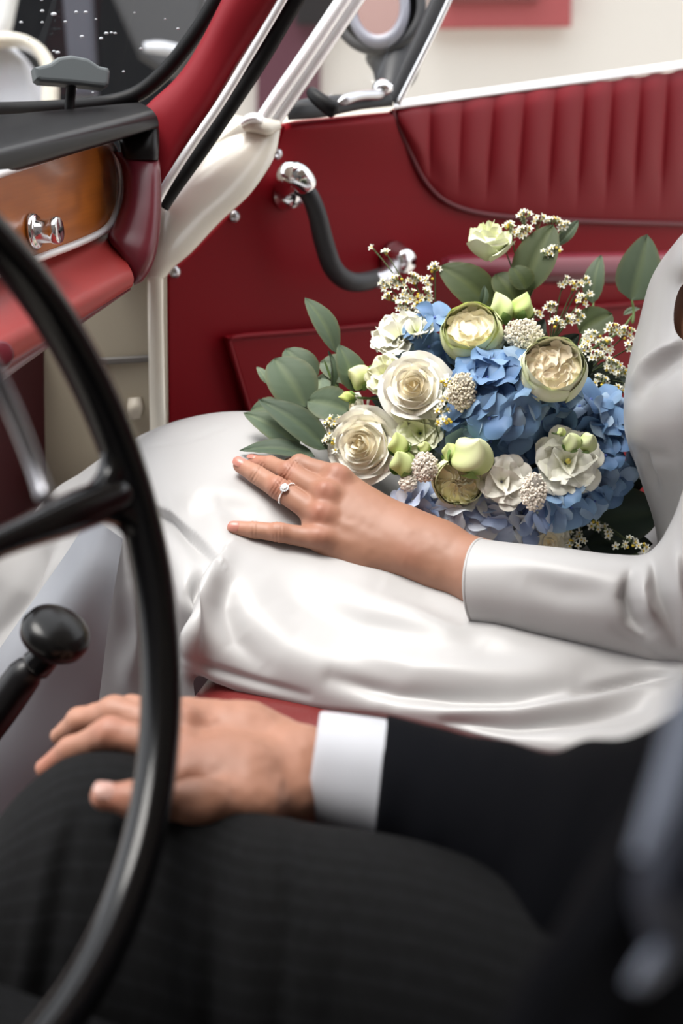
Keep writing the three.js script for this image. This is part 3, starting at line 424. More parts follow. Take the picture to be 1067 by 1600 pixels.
// ================= the bride =================
const skinTone = (base, spots, fingers) => (x, y, z) => {
  let r = base[0], g = base[1], b = base[2]; const n = noise(x * 90, y * 90, z * 90) * 0.5 + noise(x * 300, y * 300, z * 300) * 0.3;
  const m = 1 + 0.05 * n; let k = 0;
  for (const s of spots) { const d = Math.hypot(x - s[0].x, y - s[0].y, z - s[0].z); k = Math.max(k, Math.exp(-d * d / (s[1] * s[1])) * s[2]); }
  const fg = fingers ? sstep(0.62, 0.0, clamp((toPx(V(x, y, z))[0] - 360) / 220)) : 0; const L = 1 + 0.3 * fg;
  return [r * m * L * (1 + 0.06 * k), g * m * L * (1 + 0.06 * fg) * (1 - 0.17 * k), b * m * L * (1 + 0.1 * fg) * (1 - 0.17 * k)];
};
{
  const t = thing('person', 'bride in a white satin dress with her ringed hand resting on her lap', 'person', at(760, 1010, 1.35));
  // ---- body: forearm, hand, hidden arm and chest as one surface
  const pinky = [[498, 842, 1.334, 18], [434, 832, 1.334, 14.6], [396, 828, 1.336, 13.2], [366, 825, 1.34, 11.4]];
  const ring = [[500, 806, 1.343, 19], [434, 763, 1.363, 16.8], [400, 741, 1.377, 14.8], [376, 727, 1.387, 12.2]];
  const mid = [[506, 772, 1.353, 20], [450, 738, 1.378, 16.2], [422, 726, 1.395, 13.8], [398, 722, 1.408, 11.5]];
  const idx = [[524, 745, 1.368, 19], [470, 727, 1.386, 15.5], [455, 728, 1.405, 13.5], [446, 738, 1.424, 11.5]];
  const thumb = [[618, 826, 1.378, 24], [566, 786, 1.402, 20], [528, 778, 1.424, 16], [500, 782, 1.438, 12]];
  const prims = [
    ...chain([[640, 862, 1.332, 27], [498, 842, 1.34, 18]], 0.024), ...chain([[640, 850, 1.336, 27], [500, 806, 1.348, 19]], 0.024), ...chain([[642, 842, 1.342, 26], [506, 772, 1.357, 20]], 0.024), ...chain([[644, 838, 1.35, 26], [524, 745, 1.372, 19]], 0.024),
    ...chain([[525, 862, 1.346, 18], [575, 873, 1.342, 22.5], [630, 868, 1.338, 25]], 0.024), ...chain([[560, 815, 1.362, 22], [620, 835, 1.352, 24]], 0.024),
    ...chain([[640, 866, 1.332, 28], [690, 886, 1.322, 30], [760, 914, 1.30, 33], [900, 945, 1.275, 38]], 0.024), ...chain([[640, 840, 1.345, 26], [690, 857, 1.335, 30], [760, 888, 1.308, 31], [900, 915, 1.285, 36]], 0.024),
    ...chain(pinky, 0.0022), ...chain(ring, 0.0022), ...chain(mid, 0.0022), ...chain(idx, 0.0022), ...chain(thumb, 0.008),
    // knuckles, finger joints, wrist bone
    bone([498, 837, 1.329, 11], [505, 839, 1.329, 11], 0.012), bone([501, 800, 1.335, 12], [508, 803, 1.335, 12], 0.012), bone([508, 766, 1.343, 12], [514, 768, 1.343, 12], 0.012), bone([527, 740, 1.36, 12], [533, 742, 1.36, 12], 0.012),
    bone([434, 830, 1.331, 12], [438, 831, 1.331, 12], 0.006), bone([432, 759, 1.359, 13.5], [437, 762, 1.359, 13.5], 0.006), bone([450, 735, 1.375, 13], [455, 738, 1.375, 13], 0.006), bone([466, 723, 1.383, 12], [472, 726, 1.383, 12], 0.006),
    bone([642, 870, 1.319, 12], [648, 873, 1.318, 12], 0.016),
  ];
  // web between the fingers
  prims.push(...chain([[486, 822, 1.348, 13], [492, 790, 1.356, 13], [500, 758, 1.37, 13]], 0.01));
  const tendons = [[[600, 848, 1.322], [505, 804, 1.33]], [[600, 838, 1.328], [512, 770, 1.34]], [[602, 855, 1.322], [503, 840, 1.326]], [[604, 832, 1.336], [530, 746, 1.355]]].map(([a, b]) => [A3(a), A3(b)]);
  const creases = [[434, 832, 5], [438, 833, 3], [428, 831, 3], [396, 828, 3], [434, 762, 6], [428, 758, 3], [400, 741, 3], [450, 738, 5]];
  const fieldHand = capsuleField(prims, (f, x, y, z) => {
    if (Math.abs(f) > 0.012) return f;
    const p = V(x, y, z), q = toPx(p); let o = 0;
    for (const [a, b] of tendons) { const d = b.clone().sub(a), s = clamp(p.clone().sub(a).dot(d) / d.lengthSq()), e = p.clone().sub(a).addScaledVector(d, -s).length(); o += 0.0008 * Math.exp(-e * e / 0.00002) * Math.sin(Math.PI * clamp(s * 0.8 + 0.15)); }
    o += 0.00018 * noise(x * 150, y * 150, z * 150);
    // skin folds over the finger joints
    for (const [cx, cy, w] of [[434, 832, 9], [396, 828, 6], [433, 762, 9], [400, 741, 6], [450, 738, 7]]) { const ax = cy > 800 ? [-1, -0.08] : [-0.85, -0.53], s = (q[0] - cx) * ax[0] + (q[1] - cy) * ax[1], e = Math.hypot(q[0] - cx, q[1] - cy); if (e < 22) o -= 0.0005 * (0.5 + 0.5 * Math.cos(s * 1.15)) * Math.exp(-s * s / (w * w)); }
    return f - o;
  });
  const sp = (x, y, d, r, s) => [at(x, y, d), r, s];
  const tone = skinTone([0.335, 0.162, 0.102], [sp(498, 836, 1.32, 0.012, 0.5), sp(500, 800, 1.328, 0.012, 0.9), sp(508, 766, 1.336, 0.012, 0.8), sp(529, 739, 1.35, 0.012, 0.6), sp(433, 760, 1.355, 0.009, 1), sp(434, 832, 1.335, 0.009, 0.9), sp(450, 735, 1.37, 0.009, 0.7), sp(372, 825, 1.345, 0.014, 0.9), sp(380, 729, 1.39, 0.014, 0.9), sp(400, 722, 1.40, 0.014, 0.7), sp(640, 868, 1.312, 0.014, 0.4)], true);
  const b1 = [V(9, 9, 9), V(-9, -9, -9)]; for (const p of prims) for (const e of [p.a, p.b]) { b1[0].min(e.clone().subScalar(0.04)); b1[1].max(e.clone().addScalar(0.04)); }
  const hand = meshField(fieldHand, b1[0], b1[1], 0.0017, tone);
  const chestPrims = [...chain([[900, 930, 1.28, 36], [1060, 970, 1.25, 40], [1180, 960, 1.23, 55], [1280, 760, 1.24, 62], [1330, 480, 1.28, 74]], 0.03), ...chain([[1200, 560, 1.36, 120], [1190, 760, 1.4, 120], [1200, 920, 1.42, 140]], 0.08), ...chain([[1130, 520, 1.343, 74], [1150, 400, 1.38, 56], [1200, 300, 1.43, 50]], 0.06), ...chain([[1250, 990, 1.44, 110], [700, 940, 1.5, 60], [300, 810, 1.53, 48], [140, 900, 1.62, 40]], 0.06)];
  const cf = capsuleField(chestPrims), b2 = [V(9, 9, 9), V(-9, -9, -9)]; for (const p of chestPrims) for (const e of [p.a, p.b]) { b2[0].min(e.clone().subScalar(0.14)); b2[1].max(e.clone().addScalar(0.14)); }
  const torso = meshField(cf, b2[0], b2[1], 0.012, skinTone([0.56, 0.29, 0.19], []));
  const body = part(t, 'body', mergeGeometries([hand, torso]), M.skin);
  // nails
  const nail = (c, ax, nrm, w, l, r = 0.006, mat = M.nail) => { // curved plate lying on the fingertip
    const X = new THREE.Vector3().crossVectors(ax, nrm).normalize(), N = new THREE.Vector3().crossVectors(X, ax).normalize();
    return sheet(10, 10, (u, v) => { const s = (u * 2 - 1), q = (v * 2 - 1), e = Math.sqrt(Math.max(0, 1 - Math.pow(Math.abs(q), 3.2))) , a = s * e * w / r; return c.clone().addScaledVector(X, Math.sin(a) * r).addScaledVector(N, (Math.cos(a) - 1) * r + 0.0006 - 0.0009 * q * q).addScaledVector(ax, q * l); }, {});
  };
  const addNail = (tip, prev, nr, w, l, off) => { const ax = A3(tip).sub(A3(prev)).normalize(), r = tip[3] * tip[2] / FPX, N = nr.clone().addScaledVector(ax, -nr.dot(ax)).normalize(); part(body, 'nail', nail(A3(tip).addScaledVector(ax, off).addScaledVector(N, r + 0.0004), ax, N, w, l, r), M.nail, 'peach pink fingernail'); };
  addNail(pinky[3], pinky[2], view(-0.1, 0.32, 0.95), 0.0056, 0.0058, -0.001);
  addNail(ring[3], ring[2], view(-0.15, 0.5, 0.85), 0.0058, 0.0064, 0.0);
  addNail(mid[3], mid[2], view(-0.1, 0.8, 0.5), 0.005, 0.006, 0.001);
  addNail(idx[3], idx[2], view(-0.6, 0.3, 0.2), 0.005, 0.006, 0.001);
  // ring
  {
    const a = A3(ring[0]), b = A3(ring[1]), ax = b.clone().sub(a).normalize(), s = 0.78, c = a.clone().lerp(b, s), r = mix(ring[0][3] * ring[0][2], ring[1][3] * ring[1][2], s) / FPX + 0.0004;
    const N = view(-0.02, 0.35, 0.9), nn = N.clone().addScaledVector(ax, -N.dot(ax)).normalize();
    const g = new THREE.TorusGeometry(r, 0.0009, 12, 72); g.rotateX(Math.PI / 2);
    const rg = part(body, 'ring', orient(g, c, ax), M.chrome, 'silver ring with a round diamond');
    const X = new THREE.Vector3().crossVectors(ax, nn).normalize(), top = c.clone().addScaledVector(nn, r + 0.0012), gem = new THREE.MeshPhysicalMaterial({ color: 0xffffff, roughness: 0.03, metalness: 0.35, clearcoat: 1, flatShading: true });
    part(rg, 'diamond', orient(lathe([[0, 0.0021], [0.0016, 0.0021], [0.0026, 0.0011], [0.0026, 0.0008], [0, -0.0016]], 8).toNonIndexed(), top.clone().addScaledVector(nn, 0.001), nn), gem);
    for (let i = 0; i < 12; i++) { const q = i / 12 * Math.PI * 2; part(rg, 'halo_stone', orient(new THREE.IcosahedronGeometry(0.0008, 0), top.clone().addScaledVector(X, Math.cos(q) * 0.0034).addScaledVector(ax, Math.sin(q) * 0.0034).addScaledVector(nn, 0.0012), nn), gem); }
    for (let i = 0; i < 14; i++) { const q = (i < 7 ? 1 : -1) * (0.4 + (i % 7) * 0.17), dir = nn.clone().multiplyScalar(Math.cos(q)).addScaledVector(X, Math.sin(q)); part(rg, 'band_stone', orient(new THREE.IcosahedronGeometry(0.0009, 0), c.clone().addScaledVector(dir, r + 0.0008), dir), gem); }
    part(rg, 'setting', orient(lathe([[0.0012, -0.002], [0.002, 0], [0.0042, 0.0008], [0.0043, 0.0012], [0.003, 0.0012]], 24), top, nn), M.chrome);
  }

  // ---- skirt
  const cols = [ // stations from the hip to the floor; nine points each, from the seat over the lap to its far side
    [[1420, 1300, 1.06], [1415, 1230, 1.06], [1410, 1130, 1.12], [1410, 1010, 1.22], [1410, 900, 1.32], [1410, 830, 1.42], [1410, 780, 1.5], [1410, 760, 1.57], [1410, 780, 1.66]],
    [[1160, 1240, 1.1], [1155, 1180, 1.1], [1150, 1090, 1.15], [1150, 980, 1.25], [1150, 880, 1.33], [1150, 800, 1.42], [1150, 750, 1.48], [1150, 735, 1.55], [1150, 760, 1.65]],
    [[1010, 1210, 1.16], [1004, 1166, 1.15], [1000, 1090, 1.195], [1000, 980, 1.26], [1000, 905, 1.38], [1000, 870, 1.47], [1000, 830, 1.51], [1000, 790, 1.55], [1000, 800, 1.64]],
    [[850, 1200, 1.2], [845, 1168, 1.17], [840, 1085, 1.203], [840, 980, 1.265], [840, 905, 1.37], [840, 865, 1.46], [840, 815, 1.50], [840, 770, 1.55], [840, 780, 1.63]],
    [[705, 1152, 1.23], [697, 1133, 1.205], [690, 1065, 1.222], [690, 960, 1.27], [690, 890, 1.345], [690, 838, 1.43], [690, 775, 1.48], [690, 730, 1.54], [690, 740, 1.62]],
    [[590, 1128, 1.25], [583, 1108, 1.23], [578, 1045, 1.238], [575, 945, 1.28], [575, 852, 1.35], [575, 775, 1.42], [575, 705, 1.468], [575, 676, 1.53], [575, 695, 1.62]],
    [[487, 1112, 1.26], [482, 1094, 1.248], [476, 1032, 1.247], [470, 935, 1.285], [470, 838, 1.352], [470, 740, 1.402], [470, 670, 1.463], [472, 648, 1.532], [474, 670, 1.62]],
    [[402, 1092, 1.27], [396, 1074, 1.26], [382, 1008, 1.26], [376, 908, 1.293], [374, 812, 1.356], [374, 722, 1.408], [376, 663, 1.468], [380, 643, 1.535], [384, 665, 1.62]],
    [[340, 1068, 1.28], [334, 1052, 1.272], [322, 985, 1.266], [316, 890, 1.30], [316, 800, 1.362], [318, 722, 1.412], [324, 664, 1.472], [330, 646, 1.54], [334, 668, 1.62]],
    [[305, 1058, 1.31], [292, 1036, 1.286], [284, 975, 1.28], [272, 890, 1.31], [270, 805, 1.366], [272, 728, 1.416], [280, 672, 1.475], [288, 655, 1.54], [294, 676, 1.62]],
    [[300, 1150, 1.41], [270, 1080, 1.405], [240, 990, 1.395], [226, 900, 1.372], [222, 820, 1.385], [224, 748, 1.424], [232, 690, 1.478], [240, 672, 1.545], [246, 694, 1.63]],
    [[250, 1230, 1.44], [215, 1130, 1.43], [185, 1030, 1.415], [172, 930, 1.39], [168, 850, 1.392], [170, 778, 1.434], [180, 718, 1.485], [188, 699, 1.55], [194, 722, 1.64]],
    [[170, 1300, 1.46], [140, 1190, 1.45], [115, 1080, 1.435], [105, 980, 1.425], [102, 900, 1.428], [106, 822, 1.452], [120, 756, 1.495], [130, 737, 1.56], [140, 760, 1.65]],
    [[80, 1380, 1.5], [50, 1260, 1.5], [25, 1150, 1.49], [15, 1050, 1.48], [18, 960, 1.475], [34, 880, 1.485], [58, 806, 1.515], [72, 780, 1.57], [86, 800, 1.66]],
    [[0, 1460, 1.54], [-40, 1340, 1.55], [-70, 1230, 1.55], [-85, 1130, 1.54], [-80, 1040, 1.53], [-55, 965, 1.535], [-10, 900, 1.56], [16, 876, 1.6], [40, 890, 1.68]],
    [[-60, 1560, 1.58], [-120, 1450, 1.6], [-160, 1350, 1.61], [-180, 1250, 1.6], [-180, 1160, 1.59], [-160, 1090, 1.6], [-120, 1020, 1.62], [-80, 990, 1.65], [-40, 1000, 1.72]],
  ];
  // folds: line in the cloth, how wide and how high (mm); one-sided ones drop off sharply on one side
  const folds = [
    { p: [[342, 876], [334, 888], [318, 915], [303, 960], [294, 1002], [289, 1040]], w: 24, w2: 3.6, h: 11 }, { p: [[318, 900], [298, 935], [284, 985], [277, 1040]], w: 12, h: -10 },
    { p: [[222, 792], [262, 806], [302, 838], [338, 880]], w: 4, w2: 22, h: -8 }, { p: [[300, 772], [330, 800], [352, 850], [356, 900]], w: 24, h: 2.5 },
    { p: [[270, 782], [320, 764], [400, 780], [455, 800]], w: 24, h: 2.6 }, { p: [[296, 806], [345, 796], [395, 812]], w: 20, h: -2.6 },
    { p: [[356, 900], [348, 950], [366, 1000], [410, 1040]], w: 18, h: -3.5 }, { p: [[380, 905], [400, 960], [450, 1010], [540, 1045]], w: 30, h: 2.5 }, { p: [[420, 900], [470, 945], [560, 985], [650, 1000]], w: 26, h: -2.6 },
    { p: [[500, 910], [580, 945], [680, 968], [780, 1000], [900, 1030]], w: 24, h: 5 }, { p: [[600, 915], [660, 935], [715, 965], [760, 1000]], w: 24, h: -6 }, { p: [[560, 1015], [650, 1045], [760, 1052], [880, 1050]], w: 24, h: 5 }, { p: [[520, 1060], [620, 1088], [700, 1092], [800, 1092], [900, 1078]], w: 15, h: -7 },
    { p: [[600, 1092], [700, 1108], [820, 1112], [920, 1100], [1020, 1070]], w: 14, h: 5 }, { p: [[700, 1128], [800, 1134], [900, 1128], [1000, 1110]], w: 12, h: -5 },
    { p: [[900, 1084], [940, 1076], [1000, 1062], [1060, 1052]], w: 9, h: -6 },
    { p: [[284, 1016], [330, 1044], [400, 1066], [480, 1086]], w: 7, h: -2 },
    { p: [[230, 700], [290, 690], [352, 668]], w: 3.5, h: -0.9 }, { p: [[215, 900], [222, 980], [205, 1060]], w: 18, h: 7 }, { p: [[245, 900], [252, 990], [246, 1090]], w: 16, h: -9 }, { p: [[150, 830], [120, 930], [60, 1060]], w: 16, h: -6 }, { p: [[70, 850], [40, 930], [-20, 1010]], w: 18, h: -9 }, { p: [[40, 830], [0, 900], [-40, 950]], w: 15, h: 6 }, { p: [[100, 860], [80, 920], [30, 1000]], w: 16, h: 7 },
  ];
  const strokeAt = (list, x, y) => {
    let o = 0;
    for (const f of list) {
      let best = 1e9, tt = 0, side = 0; const n = f.p.length - 1;
      for (let i = 0; i < n; i++) { const [ax, ay] = f.p[i], bx = f.p[i + 1][0] - ax, by = f.p[i + 1][1] - ay, s = clamp(((x - ax) * bx + (y - ay) * by) / (bx * bx + by * by)), d = Math.hypot(x - ax - bx * s, y - ay - by * s); if (d < best) { best = d; tt = (i + s) / n; side = bx * (y - ay) - by * (x - ax); } }
      const w = f.w2 && side > 0 ? f.w2 : f.w; if (best < w * 3.2) o += f.h * 0.0016 * Math.exp(-best * best / (w * w)) * (f.sharp ? 1 : Math.pow(Math.sin(Math.PI * clamp(0.06 + 0.88 * tt)), 0.7));
    }
    return o;
  };
  const foldCloth = (base, list, fine, nu, nv) => { // displaces a sheet along its own normal
    const e = 0.004;
    return sheet(nu, nv, (u, v) => {
      const p = base(u, v), du = base(Math.min(1, u + e), v).sub(base(Math.max(0, u - e), v)), dv = base(u, Math.min(1, v + e)).sub(base(u, Math.max(0, v - e))), n = du.cross(dv).normalize();
      if (n.dot(p.clone().sub(EYE)) > 0 && fine.face !== false) n.negate();
      const q = toPx(p); return p.addScaledVector(n, strokeAt(list, q[0], q[1]) + fine.amp * noise(p.x * fine.f, p.y * fine.f, p.z * fine.f));
    });
  };
  const grid = cols.map((c) => c.flat());
  const skirtBase = (u, v) => { const row = crArr(grid, u), pts = []; for (let i = 0; i < 9; i++) pts.push([row[i * 3], row[i * 3 + 1], row[i * 3 + 2]]); return A3(crArr(pts, v)); };
  part(t, 'skirt', foldCloth(skirtBase, folds, { amp: 0.0016, f: 16 }, 300, 170), M.satin, 'white satin skirt');
  // pale panel of the overskirt hanging from the knee
  part(t, 'overskirt_panel', sheet(30, 60, (u, v) => { const s = crArr([[140, 806, 192, 842, 1.385], [105, 862, 182, 900, 1.355], [40, 955, 168, 985, 1.35], [-40, 1070, 155, 1090, 1.37], [-110, 1170, 140, 1200, 1.4], [-190, 1280, 110, 1330, 1.45], [-260, 1400, 60, 1480, 1.5]], v); return at(mix(s[0], s[2], u), mix(s[1], s[3], u), s[4] - 0.018 * Math.sin(Math.PI * u) + 0.004 * noise(u * 3, v * 4, 1)); }), M.organza, 'pale grey sheer panel hanging from the knee');

  part(t, 'bodice_back', outlineLoft([[[1160, 560], [1480, 470], 1.42, 0.11], [[1130, 680], [1470, 620], 1.42, 0.12], [[1110, 800], [1450, 780], 1.42, 0.12], [[1090, 920], [1480, 920], 1.42, 0.13], [[1120, 1040], [1520, 1040], 1.42, 0.13]], { nu: 40, nv: 30 }), M.satin);
  // ---- sleeve
  const slFolds = [{ p: [[985, 905], [980, 935], [990, 965], [1010, 990]], w: 12, h: -9 }, { p: [[1008, 890], [1000, 920], [1008, 948], [1020, 968]], w: 12, h: 6 }, { p: [[1020, 870], [1030, 930], [1060, 1000]], w: 10, h: -4 }, { p: [[1048, 850], [1058, 920], [1080, 980]], w: 12, h: 4 }, { p: [[960, 985], [1010, 1010], [1067, 1040]], w: 9, h: -3 }, { p: [[760, 860], [860, 880], [960, 900]], w: 24, h: 1.5 }, { p: [[820, 905], [880, 925], [950, 930]], w: 20, h: -2.5 }];
  const hemCurve = (sa) => sa < 0 ? 0.015 * sa : 0.01 * sa;
  const slSt = [[[752, 842], [752, 984], 1.295, 0.042], [[800, 848], [792, 992], 1.285, 0.044], [[880, 856], [880, 1010], 1.272, 0.048], [[960, 866], [972, 1030], 1.258, 0.052], [[1014, 862], [1058, 1056], 1.25, 0.056], [[1050, 812], [1150, 1070], 1.245, 0.06], [[1075, 740], [1240, 980], 1.245, 0.064], [[1110, 640], [1300, 830], 1.25, 0.066], [[1150, 520], [1340, 650], 1.27, 0.066]];
  part(t, 'sleeve', outlineLoft(slSt, { nu: 90, nv: 140, caps: false, wob: (p, a, v, ca, sa) => { const q = toPx(p); const d = sa < 0.2 ? strokeAt(slFolds, q[0], q[1]) : 0; return p.addScaledVector(FWD, -d - 0.0008 * noise(p.x * 30, p.y * 30, p.z * 30)).addScaledVector(RIGHT, hemCurve(sa) * (1 - sstep(0, 0.14, v))); } }), M.satin, 'white satin sleeve');
  part(t, 'sleeve_hem', (() => { const s = slSt[0], A = at(...s[0], s[2]), B = at(...s[1], s[2]), c = A.clone().add(B).multiplyScalar(0.5), h = B.clone().sub(A).multiplyScalar(0.5), dir = c.clone().sub(EYE).normalize(), pts = []; for (let i = 0; i < 40; i++) { const a = i / 40 * Math.PI * 2; pts.push(c.clone().addScaledVector(h, Math.cos(a) * 0.985).addScaledVector(dir, Math.sin(a) * s[3] * 0.985).addScaledVector(RIGHT, hemCurve(Math.sin(a)))); } return tube(pts, 0.0016, 100, 8, true); })(), M.satin);
  // ---- bodice: from the bust round to the neckline
  const bod = [ // rows downwards: far side, contour, front, ..., neckline or side
    [[1150, 330, 1.5], [1110, 332, 1.44], [1096, 336, 1.38], [1096, 338, 1.34], [1120, 342, 1.31], [1160, 346, 1.29], [1200, 350, 1.28]],
    [[1120, 376, 1.5], [1072, 366, 1.44], [1052, 384, 1.39], [1052, 390, 1.35], [1060, 394, 1.32], [1080, 402, 1.3], [1110, 412, 1.29]],
    [[1080, 440, 1.5], [1032, 418, 1.45], [1018, 438, 1.395], [1026, 444, 1.35], [1038, 446, 1.33], [1051, 448, 1.318], [1062, 450, 1.312]],
    [[1062, 500, 1.5], [1014, 470, 1.45], [1002, 494, 1.39], [1012, 500, 1.345], [1028, 502, 1.322], [1044, 504, 1.308], [1053, 506, 1.303]],
    [[1050, 560, 1.5], [998, 530, 1.445], [988, 556, 1.38], [1000, 560, 1.33], [1022, 556, 1.305], [1048, 548, 1.29], [1075, 540, 1.285]],
    [[1040, 620, 1.5], [986, 590, 1.44], [976, 618, 1.37], [988, 618, 1.318], [1020, 612, 1.285], [1070, 604, 1.262], [1150, 590, 1.25]],
    [[1040, 680, 1.5], [986, 660, 1.44], [976, 672, 1.365], [990, 672, 1.312], [1024, 668, 1.28], [1080, 660, 1.255], [1180, 650, 1.24]],
    [[1050, 740, 1.5], [1002, 716, 1.44], [992, 722, 1.375], [1004, 724, 1.33], [1036, 722, 1.3], [1090, 716, 1.27], [1190, 710, 1.25]],
    [[1060, 790, 1.5], [1018, 764, 1.45], [1008, 770, 1.40], [1020, 772, 1.37], [1050, 772, 1.34], [1100, 770, 1.3], [1200, 770, 1.28]],
    [[1070, 860, 1.52], [1034, 830, 1.47], [1026, 838, 1.43], [1038, 840, 1.4], [1064, 840, 1.37], [1110, 840, 1.33], [1200, 840, 1.3]],
    [[1080, 950, 1.54], [1040, 920, 1.49], [1032, 926, 1.45], [1044, 930, 1.42], [1070, 930, 1.39], [1110, 930, 1.36], [1200, 930, 1.34]],
  ].map((r) => r.flat());
  const bodBase = (u, v) => { const row = crArr(bod, v), pts = []; for (let i = 0; i < 7; i++) pts.push([row[i * 3], row[i * 3 + 1], row[i * 3 + 2]]); return A3(crArr(pts, u)); };
  const bodFolds = [{ p: [[990, 600], [1010, 570], [1040, 548], [1067, 535]], w: 8, h: 5 }, { p: [[996, 622], [1014, 590], [1046, 566], [1080, 552]], w: 12, h: -5 }, { p: [[1000, 712], [1012, 740], [1026, 764]], w: 7, h: -6 }, { p: [[985, 700], [1010, 712], [1050, 716]], w: 10, h: -2 }];
  part(t, 'bodice', foldCloth(bodBase, bodFolds, { amp: 0.0008, f: 25 }, 80, 120), M.satin, 'white satin bodice with an open neckline');
}

// ================= the groom =================
{
  const t = thing('person', 'groom in a dark pinstripe suit with his hand on his knee', 'person', at(700, 1500, 0.95));
  const D = 0.0;
  const idx = [[280, 1172, 0.955, 31], [172, 1146, 0.962, 25], [112, 1172, 0.975, 20], [70, 1200, 0.985, 15.5]];
  const mid = [[272, 1138, 0.985, 30], [178, 1112, 1.0, 23], [124, 1126, 1.012, 18], [92, 1150, 1.022, 14]];
  const rng_ = [[285, 1128, 1.01, 28], [205, 1110, 1.03, 22], [160, 1122, 1.04, 17], [138, 1140, 1.05, 13]];
  const pk = [[300, 1130, 1.035, 25], [240, 1118, 1.055, 19], [206, 1128, 1.065, 15], [188, 1142, 1.07, 12]];
  const th = [[404, 1256, 0.925, 40], [312, 1254, 0.896, 32], [226, 1251, 0.882, 26], [163, 1244, 0.88, 22]];
  const prims = [
    ...chain([[458, 1212, 0.972, 52], [280, 1172, 0.965, 31]], 0.02), ...chain([[460, 1200, 0.985, 48], [272, 1138, 0.995, 30]], 0.02), ...chain([[470, 1196, 1.0, 44], [285, 1128, 1.02, 28]], 0.02), ...chain([[470, 1200, 1.01, 40], [300, 1130, 1.04, 25]], 0.02),
    ...chain([[470, 1188, 0.98, 40], [560, 1198, 0.985, 42], [760, 1260, 0.91, 50]], 0.02), ...chain([[470, 1240, 0.965, 44], [560, 1226, 0.98, 42], [760, 1280, 0.90, 50]], 0.02),
    ...chain([[360, 1200, 0.95, 40], [440, 1240, 0.95, 48]], 0.02), ...chain([[296, 1212, 0.93, 26], [380, 1228, 0.93, 34]], 0.02), ...chain([[300, 1190, 0.945, 27], [380, 1206, 0.945, 38]], 0.02),
    ...chain(idx, 0.006), ...chain(mid, 0.006), ...chain(rng_, 0.006), ...chain(pk, 0.006), ...chain(th, 0.012),
    bone([282, 1122, 0.975, 18], [290, 1124, 0.975, 18], 0.014), ...chain([[458, 1188, 1.0, 38], [385, 1148, 1.0, 38], [300, 1128, 1.0, 30]], 0.02),
  ];
  const f = capsuleField(prims, (q, x, y, z) => Math.abs(q) > 0.01 ? q : q - 0.0005 * noise(x * 140, y * 140, z * 140));
  const lo = V(9, 9, 9), hi = V(-9, -9, -9); for (const p of prims) for (const e of [p.a, p.b]) { lo.min(e.clone().subScalar(0.05)); hi.max(e.clone().addScalar(0.05)); }
  const sp = (x, y, d, r, s) => [at(x, y, d), r, s];
  const tone = skinTone([0.355, 0.168, 0.108], [sp(276, 1158, 0.93, 0.02, 0.2), sp(280, 1118, 0.97, 0.02, 0.2), sp(172, 1140, 0.955, 0.016, 0.5), sp(80, 1195, 0.98, 0.018, 0.9), sp(165, 1244, 0.87, 0.018, 0.7), sp(226, 1248, 0.87, 0.014, 0.5)]);
  const body = part(t, 'body', meshField(f, lo, hi, 0.0024, tone), M.skin);
  { const ax = A3(th[3]).sub(A3(th[2])).normalize(), N0 = view(0.05, 0.75, 0.65), N = N0.addScaledVector(ax, -N0.dot(ax)).normalize(), X = new THREE.Vector3().crossVectors(ax, N).normalize(), r = 22 * 0.88 / FPX, c = A3(th[3]).addScaledVector(N, r + 0.0006);
    part(body, 'nail', sheet(10, 10, (u, v) => { const s = u * 2 - 1, q = v * 2 - 1, a = s * Math.sqrt(Math.max(0, 1 - Math.pow(Math.abs(q), 3))) * 0.9; return c.clone().addScaledVector(X, Math.sin(a) * r).addScaledVector(N, (Math.cos(a) - 1) * r - 0.001 * q * q).addScaledVector(ax, q * 0.007); }), M.nailMan); }
  part(t, 'shirt_cuff', outlineLoft([[[500, 1113], [474, 1286], 0.985, 0.046], [[512, 1112], [484, 1292], 0.983, 0.049], [[560, 1118], [530, 1308], 0.975, 0.052], [[612, 1126], [590, 1326], 0.965, 0.054], [[660, 1138], [640, 1345], 0.948, 0.054]], { nu: 60, nv: 30, caps: false, power: 0.86 }), M.cuff, 'white shirt cuff');
  const slF = (p) => { const q = toPx(p); return 0.006 * noise(q[0] / 60 + q[1] / 200, q[1] / 160, 2) + 0.002 * noise(q[0] / 30, q[1] / 60, 5); };
  part(t, 'jacket_sleeve', outlineLoft([[[604, 1122], [582, 1330], 0.968, 0.057], [[618, 1120], [596, 1344], 0.962, 0.062], [[720, 1148], [700, 1420], 0.90, 0.062], [[790, 1156], [760, 1460], 0.855, 0.066], [[862, 1174], [820, 1500], 0.80, 0.068], [[920, 1158], [900, 1530], 0.755, 0.07], [[985, 1150], [1000, 1560], 0.7, 0.072], [[1080, 1090], [1160, 1560], 0.64, 0.072], [[1230, 900], [1420, 1350], 0.6, 0.072]], { nu: 60, nv: 70, wob: (p, a, v) => p.addScaledVector(FWD, -slF(p) * sstep(0, 0.12, v)) }), M.suit, 'black jacket sleeve');
  part(t, 'jacket', outlineLoft([[[1330, 560], [1900, 420], 0.5, 0.08], [[1200, 800], [1900, 700], 0.48, 0.1], [[1110, 1000], [1900, 900], 0.47, 0.1], [[1010, 1230], [1800, 1150], 0.46, 0.1], [[900, 1400], [1750, 1350], 0.48, 0.11], [[800, 1560], [1700, 1550], 0.5, 0.11], [[740, 1720], [1700, 1750], 0.52, 0.11], [[720, 1900], [1700, 2000], 0.54, 0.11]], { nu: 60, nv: 50, wob: (p) => p.addScaledVector(FWD, -slF(p)) }), M.suit, 'dark suit jacket');
